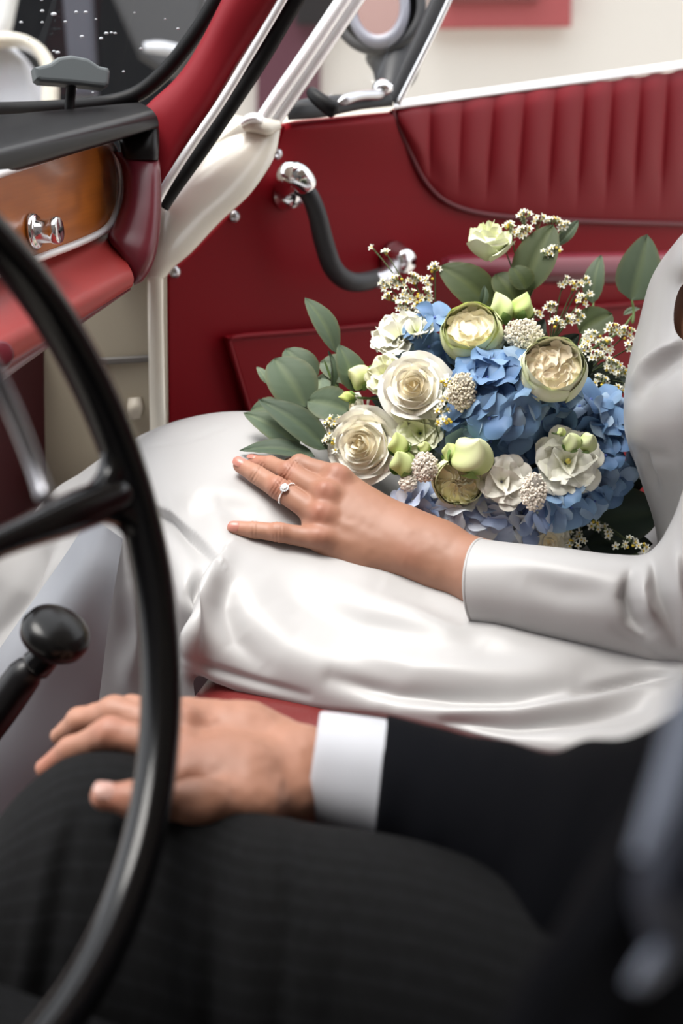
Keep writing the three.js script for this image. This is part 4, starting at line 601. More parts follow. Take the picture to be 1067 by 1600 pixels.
  part(t, 'trousers', mergeGeometries([
    outlineLoft([[[-60, 1600], [-190, 1640], 1.02, 0.05], [[-50, 1372], [-160, 1640], 1.02, 0.07], [[-10, 1290], [-90, 1660], 1.0, 0.08], [[50, 1222], [0, 1720], 0.985, 0.086], [[120, 1180], [100, 1760], 0.97, 0.09], [[220, 1184], [200, 1790], 0.957, 0.092], [[340, 1252], [320, 1810], 0.935, 0.093], [[480, 1286], [460, 1820], 0.905, 0.096], [[650, 1314], [640, 1850], 0.865, 0.1], [[850, 1380], [850, 1900], 0.8, 0.1], [[1050, 1420], [1050, 1950], 0.72, 0.1]],
      { nu: 90, nv: 110, us: 1.2, vs: 2.2, wob: (p, a, v) => { const q = toPx(p); let o = 0; for (const [x0, x1, w, h] of [[452, 436, 9, -0.006], [342, 326, 12, -0.004], [395, 384, 26, 0.004], [560, 520, 22, -0.003], [120, 60, 14, -0.004], [90, 20, 16, 0.003]]) { const x = mix(x0, x1, clamp((q[1] - 1260) / 340)), d = q[0] - x; o += h * Math.exp(-d * d / (w * w)) * sstep(1230, 1330, q[1]); } return p.addScaledVector(FWD, -o - 0.0015 * noise(p.x * 20, p.y * 20, p.z * 20)); } }),
    outlineLoft([[[-50, 1400], [-200, 1500], 1.02, 0.07], [[-150, 1600], [-330, 1660], 1.03, 0.065], [[-230, 1900], [-400, 1900], 1.05, 0.06], [[-260, 2200], [-400, 2200], 1.06, 0.05]], { nu: 40, nv: 24, us: 1.2, vs: 1 }),
    outlineLoft([[[-260, 1500], [-300, 2000], 0.84, 0.07], [[-120, 1500], [-150, 2000], 0.84, 0.075], [[60, 1560], [40, 2000], 0.82, 0.08], [[300, 1640], [300, 2050], 0.78, 0.08], [[700, 1740], [700, 2100], 0.7, 0.08], [[1100, 1800], [1100, 2200], 0.64, 0.08]], { nu: 50, nv: 40, us: 1.2, vs: 2.2 }),
  ]), M.trouser, 'charcoal pinstripe trousers');
  part(t, 'shirt_front', outlineLoft([[[1060, 1070], [1190, 1060], 0.365, 0.012], [[1030, 1180], [1150, 1190], 0.36, 0.016], [[1004, 1270], [1100, 1300], 0.355, 0.014], [[985, 1335], [1035, 1350], 0.355, 0.008]], { nu: 30, nv: 24 }), M.shirt, 'pale blue grey shirt front');
  part(t, 'tie', outlineLoft([[[1085, 1150], [1200, 1150], 0.35, 0.01], [[1010, 1330], [1120, 1340], 0.35, 0.014], [[990, 1400], [1130, 1420], 0.35, 0.014], [[1020, 1500], [1160, 1500], 0.355, 0.01]], { nu: 30, nv: 24 }), M.tie, 'dark navy tie');
  part(t, 'pocket_square', outlineLoft([[[1026, 1468], [1060, 1482], 0.352, 0.006], [[1004, 1494], [1046, 1516], 0.35, 0.01], [[980, 1536], [1006, 1548], 0.354, 0.006]], { nu: 24, nv: 16 }), M.shirt, 'pale folded pocket square');
}
// ================= the bouquet =================
{
  const C0 = at(790, 655, 1.49);
  const t = thing('bouquet', 'bridal bouquet of cream roses, blue hydrangeas and eucalyptus resting on the lap', 'bouquet', at(800, 800, 1.47));
  const dome = (x, y) => { const q = ((x - 790) / 245) ** 2 + ((y - 650) / 215) ** 2; return 1.475 - 0.1 * Math.sqrt(Math.max(0.02, 1 - q)); };
  const domeN = (x, y, k = 0.8) => view((x - 790) / 245 * k, (650 - y) / 215 * k + 0.12, 0.85);
  const flowerMat = (o = {}) => new THREE.MeshPhysicalMaterial({ vertexColors: true, roughness: 0.62, side: THREE.DoubleSide, sheen: 0.15, ...o });
  const FM = flowerMat(), BM = FM;
  const lerp3 = (a, b, k) => a.map((x, i) => mix(x, b[i], clamp(k)));
  const PX = (px, d) => px * d / FPX;
  // a flower group whose +Y is its face
  const flower = (name, x, y, dd, n, label) => { const p = at(x, y, dd), g = pgroup(t, name, p, label); g.quaternion.setFromUnitVectors(V(0, 1, 0), n); return g; };
  const add = (g, name, geo, mat) => { const o = shade(new THREE.Mesh(geo, mat)); o.name = name; g.add(o); return o; };

  // petal of a spiral rose
  function rosePetal(R, r0, h, A, az, open, curl, ruf, seed, cin, cout, y0 = 0) {
    return sheet(10, 9, (u, v) => {
      const s = u * 2 - 1, w = Math.pow(Math.sin(Math.PI * (0.12 + 0.66 * v)), 0.7), top = 1 - 0.26 * Math.pow(Math.abs(s), 2.4) - 0.05 * Math.cos(s * 3 + seed);
      let r = r0 * (0.22 + 0.78 * Math.sin(Math.min(1, v * 1.25) * Math.PI / 2)) + open * R * 0.55 * v * v, y = y0 + h * (v * top);
      const c = curl * (Math.pow(Math.max(0, v - 0.55) / 0.45, 2) + 0.35 * Math.pow(Math.abs(s), 4) * v); r += R * 0.22 * c; y -= R * 0.14 * c;
      const wv = ruf * R * v * v * (Math.sin(s * 9 + seed * 5) * 0.5 + Math.sin(s * 17 + seed * 9) * 0.3); r += wv * 0.7; y += wv * 0.6;
      r += R * 0.025 * noise(s * 2 + seed, v * 3, seed);
      const a = az + s * A * w; return [Math.cos(a) * r, y, Math.sin(a) * r];
    }, { color: (u, v) => { const e = Math.abs(u * 2 - 1); return lerp3(cin, cout, 0.15 + 0.85 * v - 0.1 * e); } });
  }
  function spiralRose(x, y, rpx, n, o = {}) {
    const r = rng(o.seed ?? Math.round(x * 7 + y)), d = (o.d ?? dome(x, y)), R = PX(rpx, d), g = flower(o.name ?? 'rose', x, y, d + R * (o.sink ?? 0.55) / 1, n, o.label), N = Math.round((o.n ?? 20) * 1.5);
    add(g, 'heart', sheet(20, 8, (u, v) => { const a = u * Math.PI * 2, q = v * 0.98; return [Math.cos(a) * R * 0.68 * q, R * (1.0 - 0.42 * q * q) * 0.86 - R * 0.1 * (1 - q), Math.sin(a) * R * 0.68 * q]; }, { color: (u, v) => lerp3(o.heart ?? [0.88, 0.70, 0.38], o.inner ?? [0.92, 0.86, 0.68], v * 1.5) }), FM);
    for (let i = 0; i < N; i++) {
      const k = i / (N - 1), r0 = R * (0.07 + 0.66 * Math.pow(k, 0.85)), h = R * mix(1.16, 0.88, k) * (1 + 0.05 * (r() - 0.5)), A = mix(1.75, o.wide ?? 1.02, Math.pow(k, 0.6));
      add(g, 'petal', rosePetal(R, r0, h, A, i * 2.39996 + 0.25 * (r() - 0.5), mix(0.02, o.open ?? 0.34, k * k), mix(0.05, o.curl ?? 0.9, Math.pow(k, 1.4)), (o.ruffle ?? 0.02) * (0.3 + k), r() * 6, lerp3(o.heart ?? [0.90, 0.74, 0.44], o.base ?? [0.94, 0.93, 0.74], k), lerp3(o.inner ?? [0.96, 0.90, 0.74], o.tip ?? [0.97, 0.95, 0.87], Math.min(1, k * 1.6)), -R * 0.25 * k), FM);
    }
    return g;
  }
  // full cupped garden rose: a globe of outer petals round a rosette of folded inner ones
  function gardenRose(x, y, rpx, n, o = {}) {
    const r = rng(o.seed ?? Math.round(x * 3 + y)), d = o.d ?? dome(x, y), R = PX(rpx, d), g = flower('garden_rose', x, y, d + R * 0.62, n, o.label), green = o.green ?? [0.56, 0.66, 0.22], pale = o.pale ?? [0.86, 0.86, 0.58], heart = o.heart ?? [0.88, 0.74, 0.56];
    for (let i = 0; i < 11; i++) {
      const k = i / 10, az = i * 2.39996 + 0.2 * r(), RR = R * mix(0.8, 1.0, k), H = R * mix(1.32, 1.08, k), sd = r() * 9, A = mix(0.95, 0.8, k), dip = 0.06 + 0.1 * r();
      add(g, 'petal', sheet(12, 12, (u, v) => {
        const s = u * 2 - 1, w = Math.pow(Math.sin(Math.PI * (0.08 + 0.68 * v)), 0.6), q = 0.06 + 0.66 * v, top = 1 - dip * Math.pow(Math.abs(s), 2.2) + 0.02 * Math.sin(s * 7 + sd);
        const rr = RR * Math.pow(Math.sin(Math.PI * q), 0.62) * (1 + 0.015 * Math.sin(s * 5 + sd)) + R * 0.05 * Math.pow(Math.max(0, v - 0.86) / 0.14, 2), a = az + s * A * w * 1.05;
        return [Math.cos(a) * rr, -R * 0.72 + H * v * top, Math.sin(a) * rr];
      }, { color: (u, v) => { const s = Math.abs(u * 2 - 1); const edge = sstep(0.8, 1, Math.max(s * 0.95, v)), vein = 0.5 + 0.5 * Math.sin(u * 40 + sd * 7); return lerp3(lerp3(pale, green, 0.62 * (1 - v) + 0.15 * vein), lerp3(pale, green, 0.7), edge * (0.4 + 0.6 * k)); } }), FM);
    }
    const N = o.n ?? 22;
    for (let i = 0; i < N; i++) { // folded petals standing in the cup
      const k = Math.sqrt((i + 0.6) / N), rad = R * 0.66 * k, az = i * 2.39996 + 0.5 * r(), face = (o.radial ?? 0) > r() ? az + Math.PI / 2 : az + (r() - 0.5) * 1.3, cr0 = R * mix(0.15, 0.25, k) * (0.85 + 0.4 * r()), H = R * (0.48 - 0.16 * k + 0.1 * r()), sd = r() * 7, A = 1.15 + 0.5 * r();
      add(g, 'inner_petal', sheet(9, 6, (u, v) => {
        const s = u * 2 - 1, a = s * A, fold = 1 - 0.35 * Math.exp(-s * s * 14), rr = cr0 * (0.55 + 0.5 * v + 0.12 * Math.pow(v, 4)) * fold;
        const lx = Math.cos(a) * rr - cr0 * 0.4, lz = Math.sin(a) * rr * 1.15, cf = Math.cos(face), sf = Math.sin(face);
        return [Math.cos(az) * rad + lx * cf - lz * sf, -R * 0.12 + H * v * (1 - 0.2 * s * s) + 0.02 * R * Math.sin(s * 6 + sd), Math.sin(az) * rad + lx * sf + lz * cf];
      }, { color: (u, v) => lerp3(lerp3([0.90, 0.74, 0.48], heart, 0.4 + 0.6 * k), lerp3(heart, [0.93, 0.88, 0.74], 0.7), v) }), FM);
    }
    const lump = sheet(16, 8, (u, v) => { const a = u * Math.PI * 2, rr = R * 0.8 * Math.sin(v * Math.PI / 2); return [Math.cos(a) * rr, R * 0.2 - R * 0.2 * v * v, Math.sin(a) * rr]; }, { color: () => lerp3(heart, [0.8, 0.66, 0.4], 0.3) });
    add(g, 'heart', lump, FM);
    return g;
  }
  // lisianthus: a bowl of thin ruffled petals
  function lisianthus(x, y, rpx, n, o = {}) {
    const r = rng(o.seed ?? Math.round(x + y * 5)), d = o.d ?? dome(x, y), R = PX(rpx, d), g = flower('lisianthus', x, y, d + R * (o.sink ?? 0.5), n, o.label), N = o.n ?? 11, tip = o.tip ?? [0.86, 0.86, 0.76], base = o.base ?? [0.66, 0.72, 0.38];
    for (let i = 0; i < N; i++) {
      const k = i / (N - 1), az = i * 2.39996 + r() * 0.3, sd = r() * 9, L = R * mix(0.75, 1.12, k), ang = mix(1.35, o.flat ?? 0.35, Math.pow(k, 0.8)), A = mix(0.8, o.broad ?? 0.66, k), rf = (o.ruffle ?? 0.08);
      add(g, 'petal', sheet(12, 8, (u, v) => {
        const s = u * 2 - 1, w = Math.pow(Math.sin(Math.PI * (0.06 + 0.62 * v)), 0.8), el = mix(1.4, ang, Math.pow(v, 0.7)) - 0.25 * v * v * k, len = L * v * (1 - 0.14 * s * s - 0.03 * Math.cos(s * 9 + sd));
        const wave = R * rf * v * v * (Math.sin(s * 6 + sd) * 0.7 + Math.sin(s * 13 + sd * 3) * 0.45), rr = Math.cos(el) * len + R * 0.05, yy = Math.sin(el) * len * 0.85 + wave - R * 0.2, side = s * A * w * R * 1.05;
        const bend = 0.28 * s * s * R * v; return [Math.cos(az) * (rr - bend * 0.3) - Math.sin(az) * side, yy + bend * 0.5, Math.sin(az) * (rr - bend * 0.3) + Math.cos(az) * side];
      }, { color: (u, v) => lerp3(base, tip, Math.pow(v, 0.8) * 1.1) }), FM);
    }
    if (o.eye) { const e = sheet(10, 5, (u, v) => { const a = u * Math.PI * 2, rr = R * 0.1 * Math.sin(Math.PI * (0.1 + 0.85 * v)); return [Math.cos(a) * rr, R * 0.02 + R * 0.34 * v, Math.sin(a) * rr]; }, { color: (u, v) => lerp3([0.3, 0.4, 0.08], [0.62, 0.48, 0.10], v) }); add(g, 'pistil', e, FM); }
    return g;
  }
  const budGeo = (R, L, sd, green, pale) => sheet(22, 14, (u, v) => { const a = u * Math.PI * 2, p = Math.pow(Math.sin(Math.PI * Math.min(1, 0.06 + 0.9 * Math.pow(v, 0.8))), 0.75) * (1 - 0.35 * v * v) * Math.sqrt(Math.max(0, 1 - Math.pow(v, 7))), tw = 1 + 0.13 * Math.cos(3 * (a + v * 2.6) + sd), rr = R * p * tw; return [Math.cos(a) * rr, L * v, Math.sin(a) * rr]; }, { wrap: true, color: (u, v) => lerp3(green, pale, v * 1.2 + 0.15 * Math.cos(3 * (u * Math.PI * 2 + v * 2.6) + sd)) });
  function bud(x, y, rpx, lpx, dir, o = {}) { // dir: which way its tip points
    const d = o.d ?? dome(x, y) - 0.01, R = PX(rpx, d), L = PX(lpx, d), g = flower('flower_bud', x, y, d, dir, o.label), sd = x % 7, green = [0.42, 0.55, 0.12], pale = o.pale ?? [0.66, 0.72, 0.32];
    const b = budGeo(R, L, sd, green, pale); b.translate(0, -L * 0.45, 0); add(g, 'petals', b, FM);
    for (let i = 0; i < 4; i++) add(g, 'sepal', sheet(4, 6, (u, v) => { const s = u * 2 - 1, a = i * Math.PI / 2 + s * 0.45 * Math.sin(Math.PI * (0.15 + 0.85 * v)), rr = R * (0.5 + 0.62 * Math.sin(v * 2.2)); return [Math.cos(a) * rr, -L * 0.5 + L * 0.5 * v, Math.sin(a) * rr]; }, { color: () => [0.16, 0.27, 0.06] }), FM);
    const e = dir.clone().multiplyScalar(-L * 0.45).add(at(x, y, d));
    const to = o.to ? at(...o.to) : at(mix(x, 790, 0.3), mix(y, 660, 0.3), d + 0.07);
    const st = taperTube([e, e.clone().lerp(to, 0.5).addScaledVector(dir, -L * 0.2), to], [R * 0.24, R * 0.2, R * 0.2], 8, 6); part(t, 'bud_stem', st, stemMat);
    return g;
  }
  const stemMat = std(0.12, 0.19, 0.05, 0.6), darkStem = std(0.09, 0.12, 0.045, 0.7);

  // ---- hydrangea heads, petal by petal
  const hydGeo = [0, 1, 2].map((s) => sheet(6, 6, (u, v) => { const q = u * 2 - 1, w = Math.pow(Math.sin(Math.PI * (0.05 + 0.8 * v)), 0.72) * 0.62, y = 0.10 * Math.sin(v * 2.4) - (s === 1 ? 0.30 : s === 2 ? 0.02 : 0.16) * v * v + 0.16 * q * q * v * (s === 2 ? -0.8 : 1) + 0.03 * Math.sin(q * 4 + s * 2 + v * 5); return [v * (1 - 0.08 * q * q), y, q * w]; }, { color: (u, v) => { const e = Math.abs(u * 2 - 1), vein = 0.05 * Math.cos(u * 38) * v; const k = 0.86 + 0.2 * v + vein + 0.06 * e; return [k, k, Math.min(1.05, k * 1.01)]; } }));
  const hydMat = [[0.145, 0.265, 0.46], [0.19, 0.32, 0.52], [0.108, 0.208, 0.39], [0.31, 0.43, 0.60]].map((c) => flowerMat({ color: new THREE.Color().setRGB(...c), transmission: 0.15, thickness: 0, roughness: 0.6 }));
  const hydPale = [[0.46, 0.53, 0.70], [0.62, 0.66, 0.76], [0.36, 0.45, 0.68], [0.78, 0.79, 0.80]].map((c) => flowerMat({ color: new THREE.Color().setRGB(...c), transmission: 0.12, thickness: 0, roughness: 0.6 }));
  const eyeGeo = new THREE.IcosahedronGeometry(1, 1), eyeMat = std(0.10, 0.16, 0.5, 0.5), eyePale = std(0.55, 0.6, 0.5, 0.5);
  function hydrangea(cx, cy, rx, ry, count, o = {}) {
    const r = rng(o.seed ?? cx), dc = (o.d ?? dome(cx, cy)) + 0.02, g = pgroup(t, 'hydrangea', at(cx, cy, dc), o.label), mats = o.mats ?? hydMat, base = bases.get(g), spots = [];
    for (let i = 0, tries = 0; i < count && tries < 900; tries++) {
      const a = r() * Math.PI * 2, q = Math.sqrt(r()), x = cx + Math.cos(a) * q * rx, y = cy + Math.sin(a) * q * ry;
      if (spots.some((s) => Math.hypot(s[0] - x, s[1] - y) < (o.gap ?? 27))) continue;
      spots.push([x, y]); i++;
      const bulge = Math.sqrt(Math.max(0, 1 - q * q)), d = dc + 0.012 - bulge * (o.bulge ?? 0.035) - 0.010 * r(), n = view(Math.cos(a) * q * 0.95 + (r() - 0.5) * 0.7 - 0.1, -Math.sin(a) * q * 0.95 + (r() - 0.5) * 0.7 + 0.25, 0.75);
      const L = PX((o.size ?? 31) * (0.85 + 0.3 * r()), d), Q = new THREE.Quaternion().setFromUnitVectors(V(0, 1, 0), n), sp = r() * 6.28, mi = Math.floor(r() * 4), c = at(x, y, d);
      for (let k = 0; k < 4; k++) {
        const m = shade(new THREE.Mesh(hydGeo[Math.floor(r() * 3)], mats[r() < 0.6 ? mi : Math.floor(r() * 4)])); m.name = 'petal';
        m.position.copy(c).sub(base).addScaledVector(n, (k % 2) * 0.0008); m.quaternion.copy(Q).multiply(new THREE.Quaternion().setFromEuler(new THREE.Euler((r() - 0.5) * 0.5, sp + k * Math.PI / 2 + (r() - 0.5) * 0.25, 0.1 + r() * 0.35, 'YXZ'))); m.scale.set(L, L, L * (0.95 + 0.2 * r())); g.add(m);
      }
      const e = shade(new THREE.Mesh(eyeGeo, o.mats ? eyePale : eyeMat)); e.name = 'floret_eye'; e.position.copy(c).sub(base).addScaledVector(n, 0.0012); e.scale.setScalar(0.0017); g.add(e);
    }
    return g;
  }
  hydrangea(785, 632, 80, 80, 32, { label: 'large bright blue hydrangea head', seed: 11, bulge: 0.05, gap: 23, size: 35 });
  hydrangea(672, 530, 40, 42, 9, { label: 'blue hydrangea behind the white roses', seed: 12, size: 30, d: dome(672, 530) + 0.02 });
  hydrangea(935, 700, 58, 75, 20, { label: 'blue hydrangea beside the bodice', seed: 13, size: 34, d: dome(935, 700) - 0.004, gap: 24 });
  hydrangea(905, 650, 40, 30, 5, { label: 'blue hydrangea florets under the garden rose', seed: 18, size: 36, gap: 30, d: dome(900, 650) });
  hydrangea(738, 800, 122, 34, 26, { label: 'pale greyish blue hydrangea above the wrist', seed: 14, mats: hydPale, size: 34, bulge: 0.02, d: dome(745, 798) - 0.034, gap: 21 });
  hydrangea(890, 772, 50, 30, 8, { label: 'blue hydrangea florets under the white lisianthus', seed: 15, size: 38, gap: 24, d: dome(890, 770) - 0.02 });
  hydrangea(720, 665, 30, 34, 4, { label: 'blue hydrangea florets beside the white roses', seed: 16, size: 32 });

  // ---- roses
  gardenRose(737, 521, 52, view(-0.18, 0.42, 0.9), { label: 'green tinged cream garden rose', pale: [0.92, 0.93, 0.60], green: [0.64, 0.76, 0.22], heart: [0.95, 0.90, 0.68], n: 16, seed: 3, d: dome(737, 521) - 0.01 });
  gardenRose(863, 580, 58, view(-0.02, 0.38, 0.92), { label: 'large blush hearted garden rose', pale: [0.92, 0.92, 0.74], green: [0.64, 0.72, 0.34], heart: [0.95, 0.85, 0.70], n: 26, radial: 0.5, seed: 8, d: dome(863, 580) - 0.045 });
  gardenRose(716, 750, 44, view(-0.05, -0.22, 0.95), { label: 'pale yellow garden rose with tightly folded petals', pale: [0.90, 0.88, 0.60], green: [0.58, 0.68, 0.26], heart: [0.92, 0.86, 0.58], n: 34, radial: 0.9, seed: 21, d: dome(716, 750) - 0.045 });
  spiralRose(651, 612, 54, view(-0.18, 0.16, 0.95), { label: 'white rose facing the camera', n: 21, d: dome(651, 612) - 0.012, seed: 5 });
  spiralRose(579, 695, 60, view(-0.38, -0.02, 0.92), { label: 'large ivory rose above the hand', n: 22, d: dome(579, 695) - 0.022, seed: 9, wide: 1.1, curl: 0.75 });
  spiralRose(562, 652, 36, view(-0.7, 0.3, 0.6), { label: 'ivory rose behind the large one', n: 12, d: dome(562, 652) + 0.02, seed: 4 });
  lisianthus(622, 528, 44, view(-0.5, 0.5, 0.7), { label: 'frilly white lisianthus at the back', n: 14, flat: 0.55, ruffle: 0.1, tip: [0.9, 0.89, 0.78], base: [0.8, 0.8, 0.55], d: dome(622, 528) - 0.0 });
  lisianthus(652, 516, 26, view(0.1, 0.5, 0.8), { label: 'small cream lisianthus petal cup', n: 6, flat: 0.9, ruffle: 0.05, tip: [0.9, 0.9, 0.78], d: dome(652, 516) - 0.01 });
  lisianthus(603, 588, 34, view(-0.55, 0.2, 0.8), { label: 'pale yellow green lisianthus', n: 12, flat: 0.6, ruffle: 0.09, tip: [0.88, 0.88, 0.62], base: [0.70, 0.76, 0.38], d: dome(603, 588) - 0.005 });
  lisianthus(656, 676, 38, view(-0.1, 0.1, 0.95), { label: 'greenish white lisianthus with a curled heart', n: 15, flat: 0.7, ruffle: 0.07, tip: [0.86, 0.87, 0.66], base: [0.60, 0.70, 0.28], d: dome(656, 676) - 0.008 });
  lisianthus(785, 752, 38, view(0.05, 0.05, 0.95), { label: 'greyish white lisianthus in the lower middle', n: 9, flat: 0.6, broad: 1.05, ruffle: 0.13, tip: [0.84, 0.82, 0.74], base: [0.70, 0.69, 0.56], d: dome(785, 752) - 0.04 });
  lisianthus(886, 722, 48, view(0.05, 0.12, 0.95), { label: 'open white lisianthus with ruffled edge', n: 12, flat: 0.42, broad: 1.0, ruffle: 0.12, tip: [0.94, 0.93, 0.83], base: [0.82, 0.83, 0.6], eye: true, d: dome(886, 722) - 0.03 });
  spiralRose(762, 396, 47, view(0.05, 0.75, 0.45), { name: 'lisianthus', label: 'half open cream lisianthus at the top', n: 11, curl: 0.35, open: 0.1, ruffle: 0.05, d: 1.5, sink: 0.2, seed: 14, tip: [0.88, 0.90, 0.68], base: [0.55, 0.66, 0.28], heart: [0.8, 0.82, 0.5], inner: [0.86, 0.88, 0.64] });
  spiralRose(848, 838, 42, view(0.15, -0.25, 0.9), { label: 'shaded white rose behind the sleeve', n: 12, d: dome(848, 832) - 0.02, seed: 31, tip: [0.8, 0.78, 0.68] });
  // ---- buds
  bud(738, 710, 34, 66, view(0.2, 0.55, 0.75), { label: 'plump pale green bud', pale: [0.80, 0.83, 0.48], d: dome(738, 710) - 0.036 });
  bud(704, 706, 15, 34, view(-0.3, 0.7, 0.6), { d: dome(704, 706) - 0.03 });
  bud(623, 694, 17, 42, view(-0.2, 0.75, 0.55), { d: dome(623, 694) - 0.026, pale: [0.66, 0.74, 0.30] }); bud(629, 722, 21, 46, view(-0.3, 0.6, 0.7), { d: dome(629, 722) - 0.03, pale: [0.64, 0.72, 0.34] }); bud(663, 698, 10, 20, view(0, 0.6, 0.7), { d: dome(663, 698) - 0.03 });
  bud(562, 588, 21, 42, view(-0.75, 0.35, 0.5), { d: 1.44, pale: [0.78, 0.80, 0.40], to: [612, 590, 1.47] }); bud(542, 621, 10, 30, view(-0.95, 0.0, 0.3), { d: 1.435, pale: [0.6, 0.68, 0.2], to: [596, 624, 1.45] });
  bud(784, 482, 21, 52, view(-0.35, 0.85, 0.3), { d: 1.45, pale: [0.70, 0.78, 0.40] }); bud(816, 480, 19, 46, view(0.25, 0.9, 0.3), { d: 1.452, pale: [0.56, 0.68, 0.26] });
  bud(893, 690, 15, 34, view(-0.3, 0.6, 0.7), { d: dome(893, 690) - 0.052, pale: [0.74, 0.80, 0.46] }); bud(918, 690, 16, 36, view(0.25, 0.45, 0.8), { d: dome(918, 690) - 0.052, pale: [0.74, 0.80, 0.46] }); bud(877, 674, 7, 16, view(0, 0.6, 0.7), { d: dome(877, 674) - 0.05 });

  // ---- eucalyptus
  const leafGeo = (base, tip, w, o = {}) => { // one leaf from stalk to tip, folded a little along its rib
    const ax = tip.clone().sub(base), L = ax.length(); ax.normalize();
    const N = (o.n ?? view(0, 0.3, 1)).clone(); N.addScaledVector(ax, -N.dot(ax)).normalize(); const X = new THREE.Vector3().crossVectors(ax, N);
    return sheet(8, 14, (u, v) => { const s = u * 2 - 1, q = Math.pow(Math.sin(Math.PI * Math.pow(v, o.bias ?? 0.8)), o.round ?? 0.75), hw = w * q; return base.clone().addScaledVector(ax, L * v).addScaledVector(X, s * hw).addScaledVector(N, Math.abs(s) * hw * (o.fold ?? 0.18) + (o.bend ?? 0.1) * L * Math.sin(Math.PI * v) - 0.0012 * Math.exp(-s * s * 60) + 0.0004 * Math.sin((Math.abs(s) * 3 - v * 9) * 4)); }, { color: (u, v) => { const s = Math.abs(u * 2 - 1), k = 1 + 0.05 * noise(u * 6, v * 9, L * 900), rib = Math.exp(-s * s * 300), edge = sstep(0.93, 1, s); return lerp3(lerp3([k, k, k], [1.9, 1.7, 1.4], rib * 0.5), [1.7, 1.2, 0.9], edge * 0.5); } });
  };
  const leafMat = (c, tr = 0.2) => new THREE.MeshPhysicalMaterial({ color: new THREE.Color().setRGB(...c), vertexColors: true, roughness: 0.6, specularIntensity: 0.6, transmission: tr, thickness: 0, side: THREE.DoubleSide });
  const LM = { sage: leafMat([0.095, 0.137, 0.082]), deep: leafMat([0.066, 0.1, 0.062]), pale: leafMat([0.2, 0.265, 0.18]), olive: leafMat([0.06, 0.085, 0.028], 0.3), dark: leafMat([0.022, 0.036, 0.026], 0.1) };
  const stemTo = (pts, r = 0.0014, m = stemMat) => taperTube(pts.map(A3), [r * 1.2, r, r * 0.8], 16, 6);
  const branch = (label, stemPts, leaves) => {
    const st = part(t, 'eucalyptus_branch', mergeGeometries(stemPts.map((p) => stemTo(p))), stemMat, label);
    for (const [b, tp, w, m, o] of leaves) part(st, 'leaf', leafGeo(A3(b), A3(tp), PX(w, b[2]), o), m);
  };
  branch('eucalyptus branch lying over the lap', [[[600, 700, 1.45], [520, 690, 1.44], [470, 670, 1.44]], [[600, 660, 1.46], [530, 610, 1.46], [505, 560, 1.46]], [[590, 690, 1.45], [520, 640, 1.45], [460, 620, 1.45]]], [
    [[526, 552, 1.455], [476, 465, 1.46], 22, LM.sage, { n: view(0.5, 0.2, 0.85), bias: 0.9 }],
    [[556, 612, 1.445], [529, 538, 1.45], 25, LM.sage, { n: view(0.4, 0.1, 0.9), bias: 0.75 }],
    [[478, 636, 1.44], [428, 560, 1.455], 40, LM.sage, { n: view(0.1, 0.35, 0.9), round: 0.5, bias: 0.85 }],
    [[488, 598, 1.465], [446, 545, 1.475], 27, LM.sage, { n: view(0.3, 0.2, 0.9), round: 0.55 }],
    [[512, 702, 1.415], [403, 624, 1.42], 27, LM.deep, { n: view(0.1, 0.5, 0.85), bias: 0.75 }],
    [[468, 698, 1.425], [380, 645, 1.435], 26, LM.sage, { n: view(0, 0.6, 0.8), bias: 0.7 }],
    [[492, 713, 1.405], [374, 704, 1.415], 19, LM.deep, { n: view(0, 0.7, 0.7), bias: 0.8 }],
    [[440, 642, 1.45], [392, 640, 1.465], 20, LM.sage, { n: view(-0.1, 0.5, 0.8), round: 0.55 }],
    [[545, 642, 1.43], [480, 626, 1.44], 30, LM.sage, { n: view(0.1, 0.3, 0.9), round: 0.5 }],
    [[418, 600, 1.475], [401, 573, 1.48], 9, LM.pale, { n: view(0.5, 0.2, 0.8) }],
    [[560, 592, 1.475], [500, 566, 1.485], 26, LM.pale, { n: view(0, 0.4, 0.9), round: 0.5 }],
    [[530, 608, 1.47], [486, 604, 1.48], 24, LM.pale, { n: view(0.1, 0.3, 0.9), round: 0.55 }],
    [[517, 608, 1.45], [513, 548, 1.455], 9, LM.sage, { n: view(0.7, 0.2, 0.6), fold: 0.5 }],
    [[520, 622, 1.46], [470, 655, 1.455], 22, LM.pale, { n: view(0.1, 0.3, 0.9) }],
    [[500, 590, 1.47], [492, 628, 1.46], 24, LM.pale, { n: view(0, 0.3, 0.9), round: 0.55 }],
  ]);
  branch('eucalyptus leaves round the top of the bouquet', [[[800, 560, 1.5], [770, 480, 1.5], [760, 450, 1.5]], [[820, 520, 1.5], [826, 460, 1.51], [830, 420, 1.51]]], [
    [[768, 478, 1.485], [686, 416, 1.49], 34, LM.olive, { n: view(-0.2, 0.5, 0.8), bias: 0.75, round: 0.6 }],
    [[808, 472, 1.48], [774, 428, 1.49], 26, LM.olive, { n: view(0.1, 0.3, 0.9), round: 0.5 }], [[822, 452, 1.478], [800, 416, 1.482], 22, LM.olive, { n: view(0.2, 0.3, 0.9), round: 0.55 }],
    [[817, 456, 1.49], [864, 351, 1.5], 34, LM.olive, { n: view(-0.3, 0.2, 0.9), bias: 0.82, round: 0.62, bend: 0.06 }],
    [[868, 384, 1.525], [904, 344, 1.535], 10, LM.sage, { n: view(0.4, 0.3, 0.7) }], [[752, 478, 1.47], [757, 446, 1.475], 8, LM.deep, { n: view(0.4, 0.2, 0.8) }],
  ]);
